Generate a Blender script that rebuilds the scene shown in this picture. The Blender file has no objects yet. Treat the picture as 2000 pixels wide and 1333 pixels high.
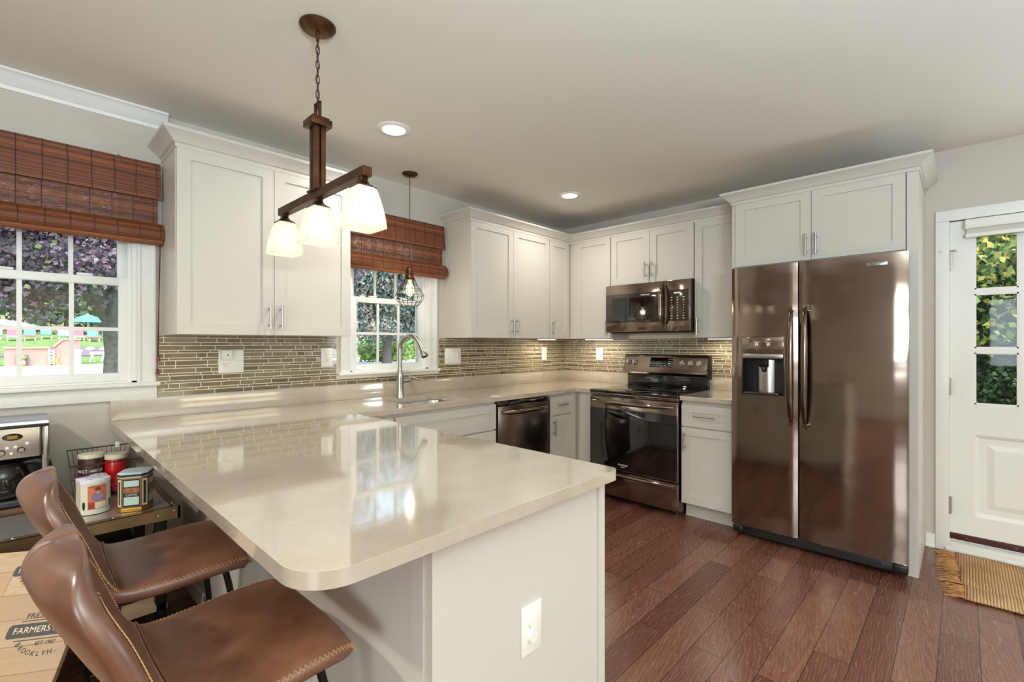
import bpy, bmesh, math, random
import numpy as np
from mathutils import Vector, Matrix
rnd = random.Random(7)
sc = bpy.context.scene
PI = math.pi

# ------------------------------------------------------------ camera, sky, sun, exposure
cam_d = bpy.data.cameras.new('camera')
cam_d.sensor_width = 36.0
cam_d.lens = 923.45 / 2000 * 36
cam_d.shift_y = 4.5 / 2000
cam_d.clip_start = 0.02
cam_d.clip_end = 300
cam = bpy.data.objects.new('camera', cam_d)
sc.collection.objects.link(cam)
cam.location = (-4.0545, -3.1072, 1.3058)
# camera forward in plan = (cos a, sin a) with a = angle from +X ; blender yaw = a - 90
cam.rotation_euler = (PI / 2, 0, math.radians(43.70) - PI / 2)
sc.camera = cam

world = bpy.data.worlds.new('world')
sc.world = world
world.use_nodes = True
wn = world.node_tree.nodes
wl = world.node_tree.links
wn.clear()
w_out = wn.new('ShaderNodeOutputWorld')
w_bg = wn.new('ShaderNodeBackground')
w_sky = wn.new('ShaderNodeTexSky')
w_sky.sky_type = 'NISHITA'
w_sky.sun_disc = False
w_sky.sun_elevation = math.radians(50)
w_sky.sun_rotation = math.radians(200)
w_sky.air_density = 1.6
w_sky.dust_density = 4.0
w_sky.ozone_density = 0.6
w_bg.inputs[1].default_value = 0.5
wl.new(w_sky.outputs[0], w_bg.inputs[0])
wl.new(w_bg.outputs[0], w_out.inputs[0])

def lamp(name, kind, loc, energy, color=(1, 1, 1), size=None, size_y=None, direction=None, shape=None, spread=None):
    d = bpy.data.lights.new(name, kind)
    d.energy = energy
    d.color = color
    if kind == 'AREA':
        d.shape = shape or ('RECTANGLE' if size_y else 'DISK')
        d.size = size
        if size_y: d.size_y = size_y
        if spread: d.spread = spread
    elif kind in ('POINT', 'SPOT') and size: d.shadow_soft_size = size
    elif kind == 'SUN': d.angle = size or 0.02
    o = bpy.data.objects.new(name, d)
    sc.collection.objects.link(o)
    o.location = loc
    if direction is not None:
        o.rotation_euler = Vector(direction).to_track_quat('-Z', 'Y').to_euler()
    return o

lamp('sun', 'SUN', (0, -10, 20), 1.7, (1, .95, .86), 0.03, direction=(-0.25, 1, -1.9))
# unseen area lamps standing in for daylight, added behind and beside the camera
lamp('patio_daylight_fill', 'AREA', (-3.1, -5.93, 1.15), 5, (.78, .92, 1), 2.1, 1.9, direction=(0, 1, 0.25))
lamp('side_daylight_fill', 'AREA', (-7.93, -4.4, 1.5), 88, (.80, .92, 1), 1.9, 1.2, direction=(1, 0, 0.2))
lamp('right_daylight_fill', 'AREA', (.13, -4.9, 1.5), 60, (.72, .89, 1), 1.1, 1.2, direction=(-1, .05, .3))
# unseen fill lamp added behind the camera, aimed up to brighten the ceiling
lamp('ceiling_bounce_fill', 'AREA', (-4.3, -4.3, 1.55), 185, (.72, .90, 1), .8, direction=(.12, .1, 1))
sc.view_settings.view_transform = 'Standard'
sc.view_settings.look = 'None'
sc.view_settings.gamma = 1.0
sc.view_settings.use_curve_mapping = False
sc.view_settings.exposure = 0.12
sc.cycles.use_denoising = True
sc.cycles.max_bounces = 10
sc.cycles.diffuse_bounces = 5
sc.cycles.glossy_bounces = 5
sc.cycles.transmission_bounces = 6
sc.cycles.transparent_max_bounces = 12
sc.cycles.caustics_reflective = False
sc.cycles.caustics_refractive = False
sc.cycles.sample_clamp_indirect = 6.0

# ------------------------------------------------------------ helpers
def lin(r, g=None, b=None):
    if g is None: r, g, b = (int(r[i:i + 2], 16) for i in (0, 2, 4))
    f = lambda v: ((v / 255) / 12.92 if v / 255 <= .04045 else (((v / 255) + .055) / 1.055) ** 2.4)
    return (f(r), f(g), f(b), 1)

class NT:
    def __init__(s, name):
        s.m = bpy.data.materials.new(name)
        s.m.use_nodes = True
        s.n = s.m.node_tree.nodes
        s.l = s.m.node_tree.links
        s.b = s.n['Principled BSDF']
        s.out = s.n['Material Output']
    def add(s, t, **kw):
        nd = s.n.new(t)
        for k, v in kw.items():
            if k.startswith('i_'): nd.inputs[int(k[2:]) if k[2:].isdigit() else k[2:]].default_value = v
            else: setattr(nd, k, v)
        return nd
    def link(s, a, b): s.l.new(a, b)
    def ramp(s, fac, stops):
        r = s.n.new('ShaderNodeValToRGB')
        e = r.color_ramp.elements
        while len(e) < len(stops): e.new(0.5)
        for el, (p, c) in zip(e, stops):
            el.position = p; el.color = c
        s.link(fac, r.inputs[0])
        return r
    def mix(s, fac, a, b, blend='MIX'):
        x = s.n.new('ShaderNodeMix'); x.data_type = 'RGBA'; x.blend_type = blend
        for sock, v in ((x.inputs[0], fac), (x.inputs[6], a), (x.inputs[7], b)):
            if hasattr(v, 'is_linked'): s.link(v, sock)
            else: sock.default_value = v
        return x.outputs[2]
    def coords(s, scale=(1, 1, 1), loc=(0, 0, 0), rot=(0, 0, 0), kind='Object'):
        t = s.add('ShaderNodeTexCoord'); m = s.add('ShaderNodeMapping')
        m.inputs[1].default_value = loc; m.inputs[2].default_value = rot; m.inputs[3].default_value = scale
        s.link(t.outputs[kind], m.inputs[0])
        return m.outputs[0]
    def noise(s, vec, scale, detail=3, rough=.5, dist=0):
        n = s.add('ShaderNodeTexNoise'); n.inputs['Scale'].default_value = scale
        n.inputs['Detail'].default_value = detail; n.inputs['Roughness'].default_value = rough
        n.inputs['Distortion'].default_value = dist
        if vec: s.link(vec, n.inputs['Vector'])
        return n.outputs['Fac']
    def bump(s, h, strength=.2, dist=.01):
        b = s.add('ShaderNodeBump'); b.inputs['Strength'].default_value = strength; b.inputs['Distance'].default_value = dist
        s.link(h, b.inputs['Height']); s.link(b.outputs[0], s.b.inputs['Normal'])

def pbr(name, col, rough=.5, metal=0, spec=.5, coat=0, em=None, ems=0, var=0, vscale=6, bump=0, bscale=80):
    t = NT(name); b = t.b
    b.inputs['Base Color'].default_value = col
    b.inputs['Roughness'].default_value = rough
    b.inputs['Metallic'].default_value = metal
    b.inputs['Specular IOR Level'].default_value = spec
    b.inputs['Coat Weight'].default_value = coat
    b.inputs['Coat Roughness'].default_value = .05
    if em: b.inputs['Emission Color'].default_value = em; b.inputs['Emission Strength'].default_value = ems
    if var or bump: v = t.coords()
    if var:
        n = t.noise(v, vscale, 4)
        lo = tuple(max(0, c * (1 - var)) for c in col[:3]) + (1,); hi = tuple(min(1, c * (1 + var)) for c in col[:3]) + (1,)
        t.link(t.ramp(n, [(.3, lo), (.7, hi)]).outputs[0], b.inputs['Base Color'])
    if bump: t.bump(t.noise(v, bscale, 3), bump, .002)
    return t.m

class M:
    """collects shapes into one mesh"""
    def __init__(s, T=None): s.bm = bmesh.new(); s.mi = 0; s.T = T
    def P(s, p): return s.T(*p) if s.T else tuple(p)
    def face(s, vs):
        try: f = s.bm.faces.new(vs)
        except ValueError: return None
        f.material_index = s.mi
        return f
    def box(s, x0, x1, y0, y1, z0, z1, b=0, seg=2):
        a, c = s.P((x0, y0, z0)), s.P((x1, y1, z1))
        lo = [min(a[i], c[i]) for i in range(3)]; hi = [max(a[i], c[i]) for i in range(3)]
        v = [s.bm.verts.new((hi[0] if i & 1 else lo[0], hi[1] if i & 2 else lo[1], hi[2] if i & 4 else lo[2])) for i in range(8)]
        fs = [s.face([v[i] for i in q]) for q in ((0, 2, 3, 1), (4, 5, 7, 6), (0, 1, 5, 4), (2, 6, 7, 3), (0, 4, 6, 2), (1, 3, 7, 5))]
        if b:
            b = min(b, .49 * min(hi[i] - lo[i] for i in range(3)))
            es = list({e for f in fs for e in f.edges})
            bmesh.ops.bevel(s.bm, geom=es, offset=b, segments=seg, affect='EDGES', profile=.5, material=-1)
        return s
    def obox(s, c, size, R, b=0):
        """oriented box; R 3x3"""
        c = Vector(c)
        v = [s.bm.verts.new(c + R @ Vector((((i & 1) - .5) * size[0], (((i >> 1) & 1) - .5) * size[1], (((i >> 2) & 1) - .5) * size[2]))) for i in range(8)]
        fs = [s.face([v[i] for i in q]) for q in ((0, 2, 3, 1), (4, 5, 7, 6), (0, 1, 5, 4), (2, 6, 7, 3), (0, 4, 6, 2), (1, 3, 7, 5))]
        if b: bmesh.ops.bevel(s.bm, geom=list({e for f in fs for e in f.edges}), offset=b, segments=2, affect='EDGES', profile=.5, material=-1)
        return s
    def tube(s, pts, r, n=8, closed=False, cap=True):
        pts = [Vector(s.P(p)) for p in pts]
        N = len(pts)
        rs = r if isinstance(r, (list, tuple)) else [r] * N
        rings = []; up = None
        for i, p in enumerate(pts):
            if closed: d = pts[(i + 1) % N] - pts[i - 1]
            else: d = pts[min(i + 1, N - 1)] - pts[max(i - 1, 0)]
            if d.length < 1e-9: d = Vector((0, 0, 1))
            d.normalize()
            if up is None:
                up = Vector((0, 0, 1)) if abs(d.z) < .9 else Vector((1, 0, 0))
            u = (up - d * up.dot(d))
            if u.length < 1e-6: u = d.orthogonal()
            u.normalize(); up = u
            w = d.cross(u)
            rings.append([s.bm.verts.new(p + (u * math.cos(2 * PI * k / n) + w * math.sin(2 * PI * k / n)) * rs[i]) for k in range(n)])
        for i in range(N if closed else N - 1):
            a, b = rings[i], rings[(i + 1) % N]
            for k in range(n): s.face((a[k], a[(k + 1) % n], b[(k + 1) % n], b[k]))
        if cap and not closed:
            s.face(rings[0][::-1]); s.face(rings[-1])
        return s
    def cyl(s, p0, p1, r0, r1=None, n=20, cap=True):
        return s.tube([p0, p1], [r0, r0 if r1 is None else r1], n, cap=cap)
    def lathe(s, prof, c=(0, 0, 0), n=32, R=None, cap=False, sx=1, sy=1):
        rings = []
        for r, z in prof:
            ring = []
            for k in range(n):
                a = 2 * PI * k / n
                p = Vector((r * math.cos(a) * sx, r * math.sin(a) * sy, z))
                if R: p = R @ p
                q = Vector(c) + p
                ring.append(s.bm.verts.new(s.P(q)))
            rings.append(ring)
        for a, b in zip(rings, rings[1:]):
            for k in range(n): s.face((a[k], a[(k + 1) % n], b[(k + 1) % n], b[k]))
        if cap: s.face(rings[0][::-1]); s.face(rings[-1])
        return s
    def loft(s, rings, close=True, cap0=False, cap1=False):
        R = [[s.bm.verts.new(s.P(p)) for p in ring] for ring in rings]
        n = len(R[0])
        for a, b in zip(R, R[1:]):
            for k in range(n if close else n - 1): s.face((a[k], a[(k + 1) % n], b[(k + 1) % n], b[k]))
        if cap0: s.face(R[0][::-1])
        if cap1: s.face(R[-1])
        return s
    def poly(s, pts): s.face([s.bm.verts.new(s.P(p)) for p in pts]); return s
    def prism(s, pts, z0, z1):
        """extrude an XY polygon"""
        return s.loft([[(p[0], p[1], z0) for p in pts], [(p[0], p[1], z1) for p in pts]], True, True, True)
    def crown(s, path, prof):
        """sweep profile (out, z) along a plan path with mitred corners; out is to the right of travel"""
        path = [Vector(p) for p in path]; rings = []
        for i, p in enumerate(path):
            d0 = (path[i] - path[i - 1]).normalized() if i else None
            d1 = (path[i + 1] - path[i]).normalized() if i < len(path) - 1 else None
            n0 = Vector((d0.y, -d0.x)) if d0 else None; n1 = Vector((d1.y, -d1.x)) if d1 else None
            if n0 is None: mt = n1
            elif n1 is None: mt = n0
            else: mt = (n0 + n1) / (1 + n0.dot(n1))
            rings.append([(p.x + mt.x * o, p.y + mt.y * o, z) for o, z in prof])
        return s.loft(rings, True, True, True)
    def build(s, name, mat, parent=None, smooth=35, base=True):
        bmesh.ops.recalc_face_normals(s.bm, faces=s.bm.faces)
        me = bpy.data.meshes.new(name)
        s.bm.to_mesh(me); s.bm.free()
        return mkobj(name, me, mat, parent, smooth, base)

def mkobj(name, me, mat, parent=None, smooth=35, base=True):
    for m in (mat if isinstance(mat, (list, tuple)) else [mat]): me.materials.append(m)
    if smooth:
        me.shade_smooth()
        me.set_sharp_from_angle(angle=math.radians(smooth))
    o = bpy.data.objects.new(name, me)
    sc.collection.objects.link(o)
    if parent is not None:
        o.parent = parent
        w = Vector(); p = parent
        while p: w += p.location; p = p.parent
        o.location = -w
    elif base and len(me.vertices):
        co = np.empty(len(me.vertices) * 3, np.float32); me.vertices.foreach_get('co', co); co = co.reshape(-1, 3)
        lo, hi = co.min(0), co.max(0)
        c = np.array([(lo[0] + hi[0]) / 2, (lo[1] + hi[1]) / 2, lo[2]], np.float32)
        me.vertices.foreach_set('co', (co - c).ravel()); me.update()
        o.location = [float(x) for x in c]
    return o

def tag(o, label=None, cat=None, group=None, kind=None):
    if label: o['label'] = label
    if cat: o['category'] = cat
    if group: o['group'] = group
    if kind: o['kind'] = kind
    return o
def thing(name, label, cat, loc=(0, 0, 0), group=None):
    o = bpy.data.objects.new(name, None); sc.collection.objects.link(o)
    o.empty_display_size = .1
    o.location = loc
    return tag(o, label, cat, group)
def struct(m, name, mat, label=None, smooth=35, base=True):
    return tag(m.build(name, mat, None, smooth, base), label, None, None, 'structure')
def copy_tree(o, parent=None):
    c = o.copy(); sc.collection.objects.link(c); c.parent = parent
    for ch in list(o.children): copy_tree(ch, c)
    return c

def text(body, size, loc, right, up, mat, name, parent, ext=.0008, align='CENTER', sx=1.0):
    cu = bpy.data.curves.new('t', 'FONT')
    cu.body = body; cu.size = size; cu.align_x = align; cu.align_y = 'CENTER'; cu.extrude = ext; cu.resolution_u = 3
    o = bpy.data.objects.new('t', cu); sc.collection.objects.link(o)
    bpy.context.view_layer.update()
    me = bpy.data.meshes.new_from_object(o.evaluated_get(bpy.context.evaluated_depsgraph_get()))
    bpy.data.objects.remove(o); bpy.data.curves.remove(cu)
    r, u = Vector(right).normalized(), Vector(up).normalized(); n = r.cross(u)
    mt = Matrix(((r.x * sx, u.x, n.x, loc[0]), (r.y * sx, u.y, n.y, loc[1]), (r.z * sx, u.z, n.z, loc[2]), (0, 0, 0, 1)))
    me.transform(mt); me.name = name
    return mkobj(name, me, mat, parent, 0)
def arc(c, r, a0, a1, n, f): return [f(c[0] + r * math.cos(a0 + (a1 - a0) * i / n), c[1] + r * math.sin(a0 + (a1 - a0) * i / n)) for i in range(n + 1)]
def rrect(x0, x1, y0, y1, r, n=6):
    out = []
    for cx, cy, a in ((x1 - r, y1 - r, 0), (x0 + r, y1 - r, PI / 2), (x0 + r, y0 + r, PI), (x1 - r, y0 + r, 1.5 * PI)):
        out += [(cx + r * math.cos(a + PI / 2 * i / n), cy + r * math.sin(a + PI / 2 * i / n)) for i in range(n + 1)]
    return out
TW = lambda s, d, z: (s, -d, z)      # along the window wall: s = X, d = distance out from the wall
TS = lambda s, d, z: (-d, s, z)      # along the stove wall: s = Y

# ------------------------------------------------------------ materials
WHITE = pbr('cabinet_white', lin(205, 199, 189), .36, spec=.4)
TRIMW = pbr('trim_white', lin(236, 235, 230), .4, spec=.4)
VINYL = pbr('vinyl_white', lin(238, 238, 234), .35)
WALL = pbr('wall_paint', lin(200, 192, 182), .75, spec=.25, bump=.05, bscale=300)
CEIL = pbr('ceiling_paint', lin(232, 227, 216), .85, spec=.2)
NICKEL = pbr('brushed_nickel', lin(170, 166, 160), .28, 1)
STEEL = pbr('stainless_steel', lin(180, 176, 170), .25, 1)
DARKGAP = pbr('dark_plastic', lin(22, 20, 20), .4)
BLACKGLASS = pbr('black_glass', lin(10, 9, 9), .04, spec=.8, coat=.5)
BLACKM = pbr('black_metal', lin(28, 24, 23), .4, .6)
BRONZE = pbr('oil_rubbed_bronze', lin(92, 62, 40), .38, .85, var=.35, vscale=14)
WHITEP = pbr('white_plastic', lin(240, 238, 230), .35)
GROUT = pbr('grout', lin(236, 228, 206), .8)
CORDM = pbr('cord_brown', lin(58, 34, 24), .6)

def black_stainless():
    t = NT('black_stainless'); b = t.b
    b.inputs['Base Color'].default_value = lin(150, 134, 122)
    b.inputs['Metallic'].default_value = 1
    v = t.coords((1, .7, 1.5))
    n = t.noise(v, 2.4, 1.5, .4)
    b.inputs['Roughness'].default_value = .11
    b.inputs['Anisotropic'].default_value = .3
    t.bump(n, .16, .06)
    return t.m
BSTEEL = black_stainless()
BSTEELD = pbr('black_stainless_dark', lin(112, 98, 88), .2, 1)

def floor_mat():
    t = NT('hardwood_planks'); b = t.b
    v = t.coords((1, 1, 1), (0, 0.085, 0))
    br = t.add('ShaderNodeTexBrick'); br.offset = .37; br.offset_frequency = 2; br.squash = 1
    t.link(v, br.inputs['Vector'])
    br.inputs['Color1'].default_value = (0, 0, 0, 1); br.inputs['Color2'].default_value = (1, 1, 1, 1)
    br.inputs['Mortar'].default_value = (.5, .5, .5, 1)
    br.inputs['Scale'].default_value = 1; br.inputs['Mortar Size'].default_value = .0016; br.inputs['Mortar Smooth'].default_value = .3
    br.inputs['Brick Width'].default_value = .86; br.inputs['Row Height'].default_value = .128
    # every plank slides the grain by its own amount
    sep = t.add('ShaderNodeSeparateColor'); t.link(br.outputs['Color'], sep.inputs[0])
    cmb = t.add('ShaderNodeCombineXYZ')
    mul = t.add('ShaderNodeMath', operation='MULTIPLY'); t.link(sep.outputs[0], mul.inputs[0]); mul.inputs[1].default_value = 17.3
    t.link(mul.outputs[0], cmb.inputs[0]); t.link(mul.outputs[0], cmb.inputs[2])
    ad = t.add('ShaderNodeVectorMath', operation='ADD'); t.link(v, ad.inputs[0]); t.link(cmb.outputs[0], ad.inputs[1])
    mp = t.add('ShaderNodeMapping'); t.link(ad.outputs[0], mp.inputs[0]); mp.inputs[3].default_value = (2.0, 14, 3)
    g = t.noise(mp.outputs[0], 2.2, 6, .62, 1.6)
    mp2 = t.add('ShaderNodeMapping'); t.link(ad.outputs[0], mp2.inputs[0]); mp2.inputs[3].default_value = (1.2, 6, 2)
    wv = t.add('ShaderNodeTexWave', wave_type='RINGS', rings_direction='Z'); t.link(mp2.outputs[0], wv.inputs[0])
    wv.inputs['Scale'].default_value = 4.2; wv.inputs['Distortion'].default_value = 13; wv.inputs['Detail'].default_value = 4; wv.inputs['Detail Scale'].default_value = .9; wv.inputs['Detail Roughness'].default_value = .65
    base = t.ramp(sep.outputs[0], [(0, lin(88, 50, 40)), (.45, lin(112, 70, 55)), (.8, lin(128, 86, 68)), (1, lin(100, 58, 46))])
    c1 = t.mix(t.ramp(g, [(.3, (.5, .5, .5, 1)), (.7, (0, 0, 0, 1))]).outputs[0], base.outputs[0], lin(72, 36, 25))
    c2 = t.mix(t.ramp(wv.outputs['Fac'], [(.0, (.17, .17, .17, 1)), (.22, (0, 0, 0, 1))]).outputs[0], c1, lin(190, 150, 124))
    c3 = t.mix(br.outputs['Fac'], c2, lin(34, 16, 12))
    t.link(c3, b.inputs['Base Color'])
    t.link(t.ramp(g, [(.2, (.16, .16, .16, 1)), (.8, (.30, .30, .30, 1))]).outputs[0], b.inputs['Roughness'])
    hh = t.add('ShaderNodeMath', operation='SUBTRACT'); t.link(g, hh.inputs[0]); t.link(br.outputs['Fac'], hh.inputs[1])
    t.bump(hh.outputs[0], .18, .004)
    return t.m
FLOOR = floor_mat()

def quartz():
    t = NT('greige_quartz'); b = t.b
    v = t.coords()
    n = t.noise(v, 9, 6, .7)
    sp = t.noise(v, 120, 2, .5)
    c = t.ramp(n, [(.3, lin(182, 168, 150)), (.7, lin(192, 179, 162))]).outputs[0]
    c = t.mix(t.ramp(sp, [(.70, (0, 0, 0, 1)), (.78, (.5, .5, .5, 1))]).outputs[0], c, lin(206, 196, 176))
    c = t.mix(t.ramp(sp, [(.24, (.5, .5, .5, 1)), (.30, (0, 0, 0, 1))]).outputs[0], c, lin(132, 114, 88))
    t.link(c, b.inputs['Base Color'])
    b.inputs['Roughness'].default_value = .10; b.inputs['Specular IOR Level'].default_value = .9
    b.inputs['Coat Weight'].default_value = 1.0; b.inputs['Coat Roughness'].default_value = .05
    return t.m
QUARTZ = quartz()

def island_mat(name, stops, rough, spec=.5, coat=0, knots=0, bump=0):
    t = NT(name); b = t.b
    g = t.add('ShaderNodeNewGeometry')
    c = t.ramp(g.outputs['Random Per Island'], stops).outputs[0]
    if knots:
        v = t.coords((2.5, 1, 60))
        n = t.noise(v, 6, 3, .6)
        c = t.mix(t.ramp(n, [(.30, (.75, .75, .75, 1)), (.45, (0, 0, 0, 1))]).outputs[0], c, lin(84, 36, 14))
        n2 = t.noise(t.coords((6, 6, 200)), 5, 2)
        c = t.mix(t.ramp(n2, [(.55, (0, 0, 0, 1)), (.8, (.5, .5, .5, 1))]).outputs[0], c, lin(166, 98, 52))
    t.link(c, b.inputs['Base Color'])
    b.inputs['Roughness'].default_value = rough; b.inputs['Specular IOR Level'].default_value = spec
    b.inputs['Coat Weight'].default_value = coat
    return t.m
TILE = island_mat('taupe_glass_tile', [(0, lin(100, 84, 58)), (.35, lin(118, 102, 74)), (.7, lin(134, 120, 92)), (1, lin(108, 90, 62))], .1, .6, .4)
BAMBOO = island_mat('bamboo_slats', [(0, lin(88, 46, 26)), (.4, lin(120, 66, 38)), (.75, lin(142, 84, 50)), (1, lin(72, 36, 20))], .5, .4, 0, 1)

def leather():
    t = NT('brown_leather'); b = t.b
    v = t.coords()
    n = t.noise(v, 5, 5, .65); f = t.noise(v, 160, 3, .6)
    c = t.ramp(n, [(.28, lin(74, 43, 30)), (.5, lin(104, 65, 45)), (.75, lin(136, 92, 65))]).outputs[0]
    t.link(c, b.inputs['Base Color'])
    t.link(t.ramp(n, [(.3, (.28, .28, .28, 1)), (.7, (.42, .42, .42, 1))]).outputs[0], b.inputs['Roughness'])
    b.inputs['Specular IOR Level'].default_value = .85
    b.inputs['Coat Weight'].default_value = .2; b.inputs['Coat Roughness'].default_value = .38
    t.bump(f, .10, .003)
    return t.m
LEATHER = leather()
STITCH = pbr('stitch_thread', lin(186, 144, 96), .7)
STITCHD = pbr('stitch_thread_dark', lin(150, 112, 76), .7)

def pane_glass():
    t = NT('window_glass')
    tr = t.add('ShaderNodeBsdfTransparent'); tr.inputs[0].default_value = (.97, .985, .98, 1)
    gl = t.add('ShaderNodeBsdfGlossy'); gl.inputs['Roughness'].default_value = .02
    fr = t.add('ShaderNodeFresnel'); fr.inputs[0].default_value = 1.25
    mx = t.add('ShaderNodeMixShader')
    t.link(fr.outputs[0], mx.inputs[0]); t.link(tr.outputs[0], mx.inputs[1]); t.link(gl.outputs[0], mx.inputs[2])
    t.link(mx.outputs[0], t.out.inputs[0])
    return t.m
PANE = pane_glass()

def shade_glass():
    t = NT('lit_opal_glass')
    tl = t.add('ShaderNodeBsdfTranslucent'); tl.inputs[0].default_value = (.92, .93, .84, 1)
    df = t.add('ShaderNodeBsdfDiffuse'); df.inputs[0].default_value = (.85, .86, .78, 1)
    em = t.add('ShaderNodeEmission'); em.inputs[0].default_value = (1, .98, .86, 1); em.inputs[1].default_value = .08
    m1 = t.add('ShaderNodeMixShader'); m1.inputs[0].default_value = .4
    a = t.add('ShaderNodeAddShader')
    t.link(tl.outputs[0], m1.inputs[1]); t.link(df.outputs[0], m1.inputs[2])
    t.link(m1.outputs[0], a.inputs[0]); t.link(em.outputs[0], a.inputs[1]); t.link(a.outputs[0], t.out.inputs[0])
    return t.m
OPAL = shade_glass()
def emit(name, col, s):
    t = NT(name); e = t.add('ShaderNodeEmission'); e.inputs[0].default_value = col; e.inputs[1].default_value = s
    t.link(e.outputs[0], t.out.inputs[0]); return t.m
LED = emit('led_lens', (1, .95, .84, 1), 5)
BULB = emit('bulb_glow', (1, .92, .78, 1), 2.5)
FILAMENT = emit('filament_glow', (1, .78, .45, 1), 20)
# ------------------------------------------------------------ the room
ZC = 2.525
m = M(); m.box(-8.15, .15, -6.15, .15, -.12, 0); struct(m, 'floor', FLOOR, 'dark reddish hardwood plank floor', 0, base=False)
m = M(); m.box(-8.15, .15, -6.15, .15, ZC, ZC + .2); struct(m, 'ceiling', CEIL, 'smooth off white ceiling', 0, base=False)
def wall(name, fixed, lo, hi, holes, axis, thick, label):
    """wall in the plane axis=fixed .. fixed+thick with rectangular holes (a0,a1,z0,z1)"""
    m = M()
    def bx(a0, a1, z0, z1):
        if a1 - a0 < 1e-6 or z1 - z0 < 1e-6: return
        if axis == 'y': m.box(a0, a1, fixed, fixed + thick, z0, z1)
        else: m.box(fixed, fixed + thick, a0, a1, z0, z1)
    c = lo
    for a0, a1, z0, z1 in sorted(holes):
        bx(c, a0, 0, ZC); bx(a0, a1, 0, z0); bx(a0, a1, z1, ZC); c = a1
    bx(c, hi, 0, ZC)
    return struct(m, name, WALL, label, 0, base=False)
WZ0, WZ1 = 1.10, 2.15
W1, W2 = (-4.30, -3.62), (-2.452, -1.772)
wall('wall_left', 0, -8.15, .15, [(*W1, WZ0, WZ1), (*W2, WZ0, WZ1)], 'y', .15, 'greige painted window wall above the sink')
wall('wall_back', 0, -6.15, 0, [(-3.86, -3.035, 0, 2.075), (-5.5, -4.3, .9, 2.15)], 'x', .15, 'greige painted wall behind range and refrigerator')
wall('wall_right', -6.15, -8.15, .15, [(-4.2, -2.0, 0, 2.15)], 'y', .15, 'greige painted wall of the dining end')
wall('wall_front', -8.15, -6.0, 0, [(-5.4, -3.4, .85, 2.15)], 'x', .15, 'greige painted far side wall')

def double_hung(n, x0, x1, label):
    """double-hung window with divided sashes, casing, stool and apron; x0..x1 is the opening"""
    root = thing('window_%d' % n, label, None, (0.5 * (x0 + x1), 0, WZ0)); root['kind'] = 'structure'
    m = M()
    for a, b in ((x0, x0 + .025), (x1 - .025, x1)): m.box(a, b, .002, .15, WZ0, WZ1)
    m.box(x0, x1, .002, .15, WZ1 - .02, WZ1); m.box(x0, x1, .002, .15, WZ0, WZ0 + .012)
    for a, b in ((x0 + .025, x0 + .04), (x1 - .04, x1 - .025)): m.box(a, b, .028, .04, WZ0 + .012, WZ1 - .02); m.box(a, b, .07, .08, WZ0 + .012, WZ1 - .02)
    m.build('window_jamb', VINYL, root)
    m = M()
    CW = .078
    def cas(a, b, inner_right):
        m.box(a, b, -.014, 0, WZ0, WZ1 + CW, .003)
        i0, i1 = (b - .016, b - .002) if inner_right else (a + .002, a + .016)
        m.box(i0, i1, -.020, -.012, WZ0, WZ1 + .005, .003)
        o0, o1 = (a, a + .022) if inner_right else (b - .022, b)
        m.box(o0, o1, -.024, -.012, WZ0, WZ1 + CW, .004)
    cas(x0 - CW + .006, x0 + .006, True); cas(x1 - .006, x1 + CW - .006, False)
    m.box(x0 - CW, x1 + CW, -.016, 0, WZ1 - .004, WZ1 + CW, .003)
    m.box(x0 - CW, x1 + CW, -.026, -.012, WZ1 + CW - .02, WZ1 + CW, .004)
    m.build('window_casing', TRIMW, root)
    m = M(); m.box(x0 - CW - .012, x1 + CW + .012, -.042, .03, WZ0 - .018, WZ0 + .004, .006, 3); m.build('window_stool', TRIMW, root)
    if n == 1:
        m = M(); m.box(x0 - CW, x1 + CW, -.016, 0, 1.014, WZ0 - .018, .003); m.build('window_apron', TRIMW, root)
    def sash(nm, y, z0, z1, sw, top, bot):
        s0, s1 = x0 + .03, x1 - .03
        m = M()
        m.box(s0, s0 + sw, y - .014, y + .014, z0, z1, .002); m.box(s1 - sw, s1, y - .014, y + .014, z0, z1, .002)
        m.box(s0 + sw, s1 - sw, y - .014, y + .014, z0, z0 + bot, .002); m.box(s0 + sw, s1 - sw, y - .014, y + .014, z1 - top, z1, .002)
        s = m.build(nm, VINYL, root)
        g0, g1, h0, h1 = s0 + sw, s1 - sw, z0 + bot, z1 - top
        m = M()
        for k in (1, 2):
            xx = g0 + (g1 - g0) * k / 3; m.box(xx - .009, xx + .009, y - .004, y + .006, h0, h1)
        zz = (h0 + h1) / 2; m.box(g0, g1, y - .005, y + .007, zz - .009, zz + .009)
        m.build('muntin_grid', VINYL, s)
        m = M(); m.box(g0, g1, y + .008, y + .012, h0, h1); m.build('window_pane', PANE, s, 0)
        return s
    lo = sash('lower_sash', .047, WZ0 + .012, 1.642, .045, .04, .042)
    up = sash('upper_sash', .088, 1.605, WZ1 - .02, .045, .045, .035)
    for k in (.3, .7):
        xx = x0 + (x1 - x0) * k; m = M(); m.box(xx - .03, xx + .03, .028, .05, 1.642, 1.654, .004); m.build('sash_lock', VINYL, lo)
    return root
double_hung(1, *W1, label='white double hung window behind the coffee maker')
double_hung(2, *W2, label='white double hung window above the kitchen sink')

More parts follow.
